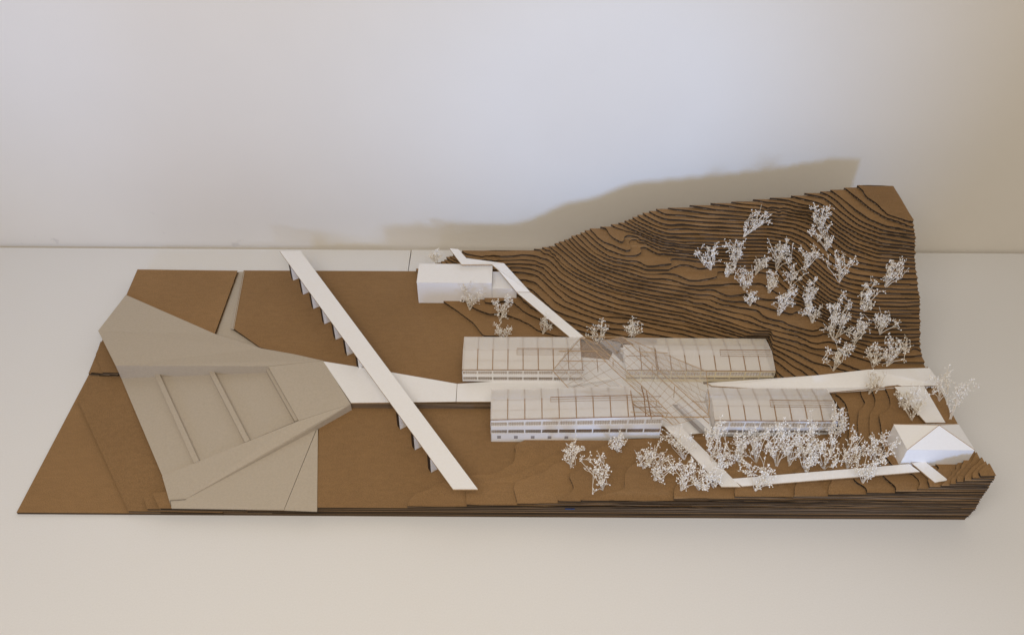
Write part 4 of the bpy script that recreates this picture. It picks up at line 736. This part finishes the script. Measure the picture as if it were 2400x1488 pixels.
hall('front_left_hall', 'longest white hall with three window rows and square basement windows, front left', -0.045, 0.326, 1.190, 1.278, .0318, .1042, .1210, .0135, 1.238, .0355, (-0.045, 0.262, 0), False,
     [(0, .39, 0, 'solid'), (.39, .55, 7, 'glass'), (.55, .72, 0, 'solid'), (.72, .90, 7, 'glass'), (.90, 1, 0, 'solid')], 'model_white', windows=(5,), inner=.0730, clere=(0.085, 0.262, 2), ends=(0,))
hall('rear_left_hall', 'white hall with skylight frame and two window rows, rear left', -0.115, 0.168, 1.356, 1.466, .0488, .0862, .0880, .0130, 1.412, .0350, (-0.115, 0.096, .07), False,
     [(0, .10, 0, 'solid'), (.10, .40, 7, 'glass'), (.40, .62, 0, 'solid'), (.62, .93, 7, 'glass'), (.93, 1, 0, 'solid')], 'model_white', inner=.0650, clere=(0.012, 0.165, 3), ends=(0,))
hall('rear_right_hall', 'hall with curved translucent roof and pale wood front, rear right', 0.268, 0.613, 1.3585, 1.468, .0490, .0860, .0860, .0130, 1.413, .0345, (0.352, 0.613, -0.085), True,
     [(0, .22, 0, 'solid'), (.22, .42, 3, 'glass'), (.42, .55, 0, 'solid'), (.55, .92, 5, 'glass'), (.92, 1, 0, 'solid')], 'pale_wood', inner=.0660, clere=(0.49, 0.611, 3), ends=(1,))
hall('front_right_hall', 'hall with curved translucent roof behind the sprig grove, front right', 0.440, 0.707, 1.192, 1.288, .0500, .1052, .1052, .0130, 1.238, .0345, (0.440, 0.707, 0), True,
     [(0, .25, 0, 'solid'), (.25, .45, 3, 'glass'), (.45, .62, 0, 'solid'), (.62, .90, 5, 'glass'), (.90, 1, 0, 'solid')], 'model_white', inner=.0760, clere=(0.565, 0.703, 3))

# ------------------------------------------------------------------ wire and acetate canopy crossing between the halls
cn = empty('wire_canopy', (0.28, 1.33, .05))
tag(cn, 'see-through acetate canopy on thin wooden wires crossing diagonally between the halls', 'canopy')
def beam(pts, w=.0013, name='beam'):
    b = MB()
    for p, q in zip(pts, pts[1:]): b.bar(p, q, w, w)
    b.build(name, 'wire', cn)
L1 = [(0.1994, 1.4298, 0.106), (0.3026, 1.2694, 0.1125), (0.36, 1.1754, 0.115)]
L2 = [(0.1663, 1.4505, 0.104), (0.2303, 1.3432, 0.109), (0.3456, 1.1742, 0.112)]
L3 = [(0.2653, 1.4529, 0.104), (0.3348, 1.3368, 0.111), (0.4235, 1.1951, 0.1205)]
L5 = [(0.2622, 1.4342, 0.098), (0.3679, 1.2739, 0.104), (0.4267, 1.1861, 0.103)]
for L_ in (L1, L2, L3, L5): beam(L_)
NWc = (0.0946, 1.3534, 0.09); NEc = (0.4503, 1.3548, 0.089)
beam([NWc, L2[0]]); beam([NWc, (0.1303, 1.284, 0.102), (0.2511, 1.2486, 0.114), (0.3015, 1.1873, 0.12)], .0013)
beam([NEc, L3[0]], .0012); beam([NEc, (0.4352, 1.2411, 0.113), L3[2]], .0014)
beam([(0.1218, 1.3762, 0.098), (0.2175, 1.3659, 0.108)], .0012); beam([(0.1104, 1.4004, 0.106), (0.2023, 1.4002, 0.107)], .0012)
beam([(0.2564, 1.2279, 0.126), (0.3233, 1.2356, 0.118)], .0012); beam([(0.2566, 1.1988, 0.123), (0.3374, 1.2017, 0.119)], .0012)
beam([(0.219, 1.4466, 0.104), (0.2477, 1.3886, 0.112)], .0012); beam([(0.1663, 1.4505, 0.104), (0.2653, 1.4529, 0.104)], .0012)
beam([(0.3965, 1.2395, 0.113), (0.4359, 1.2398, 0.113)], .0012); beam([(0.2989, 1.3933, 0.112), (0.3637, 1.3931, 0.11)], .0012)
beam([(0.3224, 1.1874, 0.1215), (0.4262, 1.1891, 0.1205)], .0018, 'eave_beam')
for (a, c) in (((0.2325, 1.3566, 0.119), (0.2342, 1.3573, 0.1)), ((0.361, 1.2729, 0.126), (0.3637, 1.2712, 0.09)), ((0.3151, 1.2242, 0.128), (0.3168, 1.2309, 0.105)), ((0.3371, 1.2008, 0.12), (0.3365, 1.2048, 0.1)), ((0.3209, 1.342, 0.118), (0.3257, 1.348, 0.075)), ((0.3315, 1.3268, 0.12), (0.3386, 1.3481, 0.075))):
    beam([a, c], .0013, 'post')
# lattice trusses standing beyond the end of the front left roof sheet
for (a, c) in (((0.2602, 1.2492, 0.137), (0.266, 1.1878, 0.119)), ((0.2945, 1.2486, 0.138), (0.3008, 1.1881, 0.119)), ((0.1626, 1.4434, 0.108), (0.1649, 1.356, 0.088)), ((0.1976, 1.4044, 0.107), (0.2005, 1.3563, 0.088)), ((0.3373, 1.4159, 0.104), (0.3411, 1.3575, 0.088))):
    b = MB(); A_ = Vector(a); C_ = Vector(c); dn = Vector((0, 0, -.006))
    b.bar(A_, C_, .0012, .0012); b.bar(A_ + dn*.3, C_ + dn, .0012, .0012)
    n = 7
    for k in range(n):
        p = A_.lerp(C_, k/n) + dn*.65*(k/n) * (k % 2); q = A_.lerp(C_, (k+1)/n) + dn*.9*((k+1)/n) * ((k+1) % 2)
        b.bar(p, q, .0008, .0008)
    b.build('truss', 'wood', cn)
def patch(c00, c10, c11, c01, nu, nv):
    c00, c10, c11, c01 = map(Vector, (c00, c10, c11, c01))
    def P(u, v): return c00.lerp(c10, u).lerp(c01.lerp(c11, u), v)
    b = MB()
    for i in range(nu+1): b.bar(P(i/nu, 0), P(i/nu, 1), .00055, .00055)
    for j in range(nv+1): b.bar(P(0, j/nv), P(1, j/nv), .00055, .00055)
    tag(b.build('wire_grid', 'wire', cn), kind='stuff')
    g = MB(); up = Vector((0, 0, .0006))
    K = 4
    for i in range(K):
        for j in range(K):
            q = [P(i/K, j/K), P((i+1)/K, j/K), P((i+1)/K, (j+1)/K), P(i/K, (j+1)/K)]
            g.add([v + up for v in q] , [(0,1,2,3)])
    return g
def pane(g, name='acetate_pane'):
    vs = g.v + [(x, y, z-.0004) for x, y, z in g.v]
    n = len(g.v)
    fs = g.f + [tuple(i+n for i in f[::-1]) for f in g.f]
    link(name, vs, fs, 'clear', cn)
pane(patch(NWc, L2[0], L2[1], (0.1303, 1.284, 0.102), 5, 5))
pane(patch(L2[0], L1[0], L1[1], L2[1], 2, 7)); pane(patch(L2[1], L1[1], L1[2], L2[2], 2, 7))
pane(patch(L1[0], L3[0], L3[1], L1[1], 4, 7)); pane(patch(L1[1], L3[1], L3[2], L1[2], 4, 7))
pane(patch(L3[0], NEc, (0.4352, 1.2411, 0.113), L3[1], 6, 4)); pane(patch(L3[1], (0.4352, 1.2411, 0.113), (0.4262, 1.1891, 0.1205), L3[2], 4, 3))
pane(patch((0.1303, 1.284, 0.102), L2[1], L2[2], (0.2627, 1.2324, 0.114), 5, 6))

# white blocks stepping beside the diagonal passage
def block(name, pts, th, label):
    tag(plate_obj(name, pts, th, 'model_white'), label, 'floor block')
block('raised_floor', [(p[0], p[1], .0680) for p in ((0.2645, 1.4516, 0.068), (0.3246, 1.3655, 0.068), (0.4507, 1.3666, 0.068), (0.4649, 1.4535, 0.068))], .0190, 'raised white floor right of the diagonal passage, rear one')
block('raised_floor', [(p[0], p[1], .0660) for p in ((0.3786, 1.2786, 0.066), (0.4362, 1.1956, 0.066), (0.4606, 1.1958, 0.066), (0.4755, 1.2795, 0.066))], .0215, 'raised white floor right of the diagonal passage, front one')
block('stair_slab', [(0.1327, 1.3368, 0.062), (0.1365, 1.3328, 0.062), (0.2309, 1.3464, 0.07), (0.2533, 1.3197, 0.07), (0.2582, 1.3219, 0.072), (0.2293, 1.3527, 0.072)], .003, 'thin white folded ramp slab under the canopy')
tag(plate_obj('grey_ground_and_shade', [(0.2054, 1.5039, 0.05), (0.2493, 1.4491, 0.05), (0.2587, 1.4492, 0.05), (0.2737, 1.4999, 0.05)], .0008, 'slate'), 'grey patch of ground seen through the canopy at its back end', 'ground patch')
tag(plate_obj('grey_ground_and_shade', [(0.2493, 1.4483, 0.05), (0.2905, 1.3851, 0.05), (0.3238, 1.384, 0.05), (0.2666, 1.4684, 0.05)], .0008, 'slate'), 'dark grey strip painting the shaded wall of the raised floor, rear one', 'ground patch')  # flat strip, shade of the rear raised floor's side painted in grey
tag(plate_obj('grey_ground_and_shade', [(0.3674, 1.2876, 0.0499), (0.4179, 1.2063, 0.0499), (0.4442, 1.2054, 0.0499), (0.3895, 1.2852, 0.0499)], .0008, 'slate'), 'dark grey strip painting the shaded wall of the raised floor, front one', 'ground patch')  # same painted shade for the side of the front raised floor

# ------------------------------------------------------------------ dried blossom sprigs used as trees
SPRIGS = [
    (0.5848, 1.7106, 0.2093, 0.0847, 0.15, 0.0267, 0.0355, 'white dried sprig leaning right on the upper slope, nearest the ridge line'),
    (0.7658, 1.6851, 0.2393, 0.0967, 0.17, -0.0204, 0.0228, 'tall white dried sprig highest on the hill, below the summit plate'),
    (0.7664, 1.6287, 0.2312, 0.0789, 0.12, -0.0279, 0.0322, 'white dried sprig just below the highest sprig on the hill'),
    (0.5008, 1.6486, 0.1508, 0.0845, 0.12, -0.0212, 0.0323, 'white dried sprig standing leftmost of those on the upper hill slope'),
    (0.5618, 1.6548, 0.1531, 0.0932, 0.12, -0.0128, 0.0227, 'narrow white dried sprig second from left on the upper slope'),
    (0.5379, 1.6279, 0.1445, 0.0456, 0.12, 0.0058, 0.0159, 'small white sprig at the foot of the narrow upper slope sprig'),
    (0.5735, 1.5858, 0.1387, 0.0873, 0.12, -0.0073, 0.0202, 'white sprig on straight double stem left of the hillside cluster'),
    (0.6114, 1.6365, 0.145, 0.0648, 0.12, 0.0086, 0.0222, 'white sprig leaning right between two taller hillside sprigs'),
    (0.6637, 1.6423, 0.1573, 0.1015, 0.12, -0.003, 0.0341, 'fan shaped white sprig at the top of the hillside cluster'),
    (0.6328, 1.5758, 0.1381, 0.071, 0.12, -0.003, 0.0244, 'dense round white sprig in the middle of the hillside cluster'),
    (0.6841, 1.5814, 0.1546, 0.0765, 0.12, -0.0037, 0.0269, 'broad white sprig right of the middle of the hillside cluster'),
    (0.7174, 1.6021, 0.1948, 0.0662, 0.12, 0.001, 0.0329, 'white sprig with two arms right of the fan shaped hillside sprig'),
    (0.7776, 1.5354, 0.208, 0.096, 0.16, -0.0183, 0.0342, 'wide open white sprig on the steep slope below the summit'),
    (0.8779, 1.5123, 0.2139, 0.0909, 0.18, 0.0028, 0.0221, "slim white sprig leaning right near the hill's right edge"),
    (0.5826, 1.54, 0.1259, 0.0497, 0.12, -0.006, 0.0201, 'smallest white sprig at the lower left of the hillside cluster'),
    (0.6431, 1.507, 0.1254, 0.0976, 0.14, 0.0094, 0.0333, 'wedge shaped white sprig at the bottom of the hillside cluster'),
    (0.7186, 1.4802, 0.1258, 0.052, 0.15, -0.0108, 0.0323, 'low spreading white sprig on the terrace knob of the hill'),
    (0.7159, 1.5079, 0.1323, 0.0983, 0.17, -0.0073, 0.0196, 'upright white sprig directly behind the low spreading one'),
    (0.7605, 1.4347, 0.1133, 0.0816, 0.16, -0.0053, 0.0307, 'full white sprig right of the terrace knob, lower of a pair'),
    (0.7639, 1.4566, 0.1385, 0.1, 0.22, -0.0112, 0.0226, 'rounded white sprig right of the terrace knob, upper of a pair'),
    (0.8183, 1.4819, 0.1867, 0.072, 0.14, 0.0088, 0.0231, 'thin white sprig on the right half of the steep slope'),
    (0.829, 1.471, 0.1764, 0.0279, 0.12, 0.0013, 0.0159, 'tiny white sprig tuft beneath the thin sprig on the steep slope'),
    (0.86, 1.4266, 0.1429, 0.0823, 0.17, -0.0179, 0.0268, 'sparse white sprig on the stepped slope near the right edge'),
    (0.8003, 1.4118, 0.1165, 0.0801, 0.12, -0.0005, 0.0186, 'oval white sprig low on the slope above the right road'),
    (0.7461, 1.3584, 0.088, 0.0955, 0.12, 0.0035, 0.031, 'white sprig standing just above the right road, leftmost there'),
    (0.8703, 1.3656, 0.1002, 0.0898, 0.12, 0.0051, 0.0368, 'wide branching white sprig just above the road by the right edge'),
    (0.8332, 1.3579, 0.1007, 0.077, 0.12, -0.0065, 0.0232, 'drooping white sprig above the road, middle one of three'),
    (0.8041, 1.2827, 0.0943, 0.0823, 0.13, -0.0013, 0.0197, 'white sprig rising in front of the right road'),
    (0.8657, 1.1949, 0.1068, 0.1087, 0.12, -0.0316, 0.0184, 'white sprig beside the path behind the hipped house'),
    (0.8587, 1.2316, 0.1067, 0.0561, 0.12, -0.0175, 0.0152, 'small white sprig left of the path behind the hipped house'),
    (0.9412, 1.2455, 0.1129, 0.0997, 0.13, -0.0196, 0.0224, 'white sprig at the end of the right road'),
    (0.9452, 1.1939, 0.113, 0.117, 0.14, 0.0015, 0.0286, "white sprig leaning out over the model's right edge"),
    (-0.1083, 1.619, 0.0373, 0.0799, 0.12, 0.0057, 0.0348, 'white sprig in front of the flat roofed white block'),
    (-0.0304, 1.5772, 0.0376, 0.0877, 0.12, 0.0093, 0.0273, 'white sprig near the low annex of the white block'),
    (-0.023, 1.5088, 0.0313, 0.0527, 0.13, 0.0001, 0.0253, 'white sprig peeping over the back roof of the left rear hall'),
    (0.0774, 1.5295, 0.0375, 0.0621, 0.18, 0.0084, 0.0201, 'white sprig beside the narrow descending path'),
    (0.209, 1.4891, 0.0438, 0.071, 0.12, 0.0027, 0.0254, "white sprig behind the glass canopy near the path's end"),
    (0.3006, 1.5009, 0.0567, 0.0652, 0.21, -0.0022, 0.026, 'bushy white sprig behind the right rear hall'),
    (-0.2024, 1.7765, 0.0504, 0.0612, 0.18, 0.001, 0.0218, 'faint white sprig behind the flat roofed white block'),
    (0.1264, 1.1033, 0.05, 0.0893, 0.12, 0.0053, 0.0231, 'white sprig in front of the long front hall, leftmost of the grove'),
    (0.1905, 1.0442, 0.0566, 0.1123, 0.22, -0.019, 0.0253, "white sprig with drooping stalk nearest the model's front edge"),
    (0.2301, 1.1472, 0.0505, 0.068, 0.12, -0.0062, 0.0182, "small white sprig against the long front hall's wall"),
    (0.2793, 1.0948, 0.0629, 0.0859, 0.13, -0.0004, 0.0335, 'open white sprig left of the front path'),
    (0.2982, 1.0651, 0.0631, 0.0797, 0.23, 0.016, 0.0274, 'bent white sprig left of the front path, lower one'),
    (0.3489, 1.0341, 0.0694, 0.1039, 0.13, 0.0006, 0.0298, 'large white sprig at the foot of the front path, left one'),
    (0.3852, 1.0367, 0.0692, 0.1038, 0.13, -0.0097, 0.0265, 'large white sprig at the foot of the front path, middle one'),
    (0.4168, 1.0422, 0.0692, 0.0689, 0.14, -0.0069, 0.019, 'small white sprig touching the corner of the front path'),
    (0.3691, 1.1179, 0.0629, 0.1036, 0.13, -0.0249, 0.0319, 'white sprig arching over the upper end of the front path'),
    (0.4224, 1.1058, 0.069, 0.147, 0.12, -0.0064, 0.02, 'tallest white sprig right of the front path, before the canopy'),
    (0.4404, 1.0851, 0.0686, 0.0752, 0.12, -0.0024, 0.0158, 'white sprig beside the middle of the front path, right side'),
    (0.4818, 1.1005, 0.0691, 0.1033, 0.12, -0.0158, 0.0211, 'slender white sprig in the grove, second right of the front path'),
    (0.4992, 1.03, 0.0752, 0.1048, 0.17, -0.0025, 0.042, 'wide white sprig straddling the long front path board'),
    (0.5183, 1.1074, 0.0693, 0.1333, 0.12, -0.0189, 0.0293, "white sprig crown before the front right hall's left half"),
    (0.5572, 1.0941, 0.0754, 0.1427, 0.12, -0.0183, 0.019, 'upright white sprig before the middle of the front right hall'),
    (0.6189, 1.1078, 0.0756, 0.1523, 0.12, -0.02, 0.0182, "upright white sprig before the front right hall's right half"),
    (0.6971, 1.1592, 0.0753, 0.1189, 0.12, -0.0174, 0.0188, "white sprig at the front right hall's far right corner"),
    (0.612, 1.0682, 0.0812, 0.0616, 0.13, -0.0046, 0.0287, 'low bushy white sprig touching the long front path board'),
    (0.6524, 1.081, 0.082, 0.1075, 0.13, -0.0165, 0.0259, 'dense white sprig on bare stalk in the right of the grove'),
    (0.6984, 1.0794, 0.0875, 0.1046, 0.13, -0.0078, 0.0302, 'spreading white sprig two left of the hipped house'),
    (0.7514, 1.0856, 0.0943, 0.0979, 0.14, -0.0032, 0.0298, "white sprig next to the hipped house's left wall"),
    (0.7154, 1.0391, 0.094, 0.0856, 0.14, -0.0022, 0.0322, 'white sprig rooted in front of the long front path board, right end'),
    (0.5841, 1.0942, 0.0756, 0.0825, 0.12, -0.0059, 0.021, 'airy white sprig filling the middle right of the grove'),
    (0.6385, 1.0956, 0.0815, 0.0757, 0.13, -0.0086, 0.0149, 'thin stemmed white sprig behind the dense one in the grove'),
]
ICO_V = []
_p = (1 + 5 ** .5) / 2
for a_, b_ in ((-1, _p), (1, _p), (-1, -_p), (1, -_p)): ICO_V.append(Vector((a_, b_, 0)).normalized())
for a_, b_ in ((-1, _p), (1, _p), (-1, -_p), (1, -_p)): ICO_V.append(Vector((0, a_, b_)).normalized())
for a_, b_ in ((_p, -1), (_p, 1), (-_p, -1), (-_p, 1)): ICO_V.append(Vector((a_, 0, b_)).normalized())
ICO_F = [(0,11,5),(0,5,1),(0,1,7),(0,7,10),(0,10,11),(1,5,9),(5,11,4),(11,10,2),(10,7,6),(7,1,8),(3,9,4),(3,4,2),(3,2,6),(3,6,8),(3,8,9),(4,9,5),(2,4,11),(6,2,10),(8,6,7),(9,8,1)]

def sprig(idx, X, Y, Z, h, low, dx, hw, label):
    r = random.Random(1000 + idx)
    root = empty('blossom_sprig', (X, Y, Z))
    tag(root, label, 'dried sprig', 'dried blossom sprigs standing for trees')
    st = MB()
    bl = MB()
    def twig(p, q, w0, w1, bend=0.12):
        L = (q - p).length
        mid = p.lerp(q, .5) + Vector((r.gauss(0, 1), r.gauss(0, 1), r.gauss(0, .5) + .4)) * L * bend * .5
        pts = [p, p.lerp(mid, .5) * .5 + p.lerp(q, .25) * .5, mid, q]
        ws = [w0, lerp(w0, w1, .33), lerp(w0, w1, .66), w1]
        for a, c, wa, wc in zip(pts, pts[1:], ws, ws[1:]):
            d = (c - a)
            if d.length < 1e-6: continue
            d.normalize()
            s = d.cross(Vector((0.3, 0.9, 0.2))).normalized(); u = s.cross(d)
            vs = []
            for e, w in ((a, wa), (c, wc)):
                for k in range(3):
                    an = k * 2.0944
                    vs.append(e + (s * math.cos(an) + u * math.sin(an)) * w)
            st.add(vs, [(0,1,4,3), (1,2,5,4), (2,0,3,5)])
        return pts
    def flower(p, rad):
        sc = rad * r.uniform(.6, 1.3)
        q = Matrix.Rotation(r.uniform(0, 6.28), 3, Vector((r.random(), r.random(), r.random() + .1)).normalized())
        bl.add([p + (q @ v) * sc * r.uniform(.8, 1.15) for v in ICO_V], ICO_F)
    O = Vector((X, Y, Z - .001))
    size = max(hw * 2, h)
    nm = r.randint(6, 9)
    clumps = max(11, int(10 + 400 * size))
    for i in range(nm):
        f = (i + .5) / nm * 2 - 1 + r.gauss(0, .18)
        top = lerp(.55, 1.0, r.random() ** .6)
        c = Vector((X + dx * (.35 + .75 * top) + f * hw * .88, Y + r.gauss(0, .30) * hw, Z + h * top * (1 - .18 * f * f)))
        base_p = O + Vector((r.gauss(0, .0008), r.gauss(0, .0008), 0))
        sp = twig(base_p, c, .0009, .0005, .25)
        nc = max(2, int(clumps / nm * r.uniform(.5, 1.5)))
        for k in range(nc):
            u = r.uniform(.38, 1.0)
            start = lerp_v(sp, u)
            sig = hw * (.10 + .16 * u)
            tip = lerp_v(sp, min(1, u + .12)) + Vector((r.gauss(0, sig), r.gauss(0, sig), r.gauss(.003, h * .07)))
            if tip.z < Z + h * low * .6: tip.z = Z + h * low * .6 + r.random() * h * .12
            tw = twig(start, tip, .0005, .00036, .25)
            n = r.randint(2, 6)
            for q in range(n):
                at = lerp_v(tw, r.uniform(.55, 1.0))
                fp = at + Vector((r.gauss(0, .0030), r.gauss(0, .0030), r.gauss(.0012, .0028)))
                twig(at, fp, .0004, .0003, .05)
                flower(fp, .00134)
    o1 = st.build('branches', 'stem', root)
    o2 = bl.build('blossoms', 'bloom', root, smooth=True)
    tag(o1, kind='stuff'); tag(o2, kind='stuff')

def lerp_v(pts, f):
    f = min(.9999, max(0, f)) * (len(pts) - 1)
    i = int(f)
    return pts[i].lerp(pts[i+1], f - i)

for i_, s_ in enumerate(SPRIGS):
    sprig(i_, *s_)
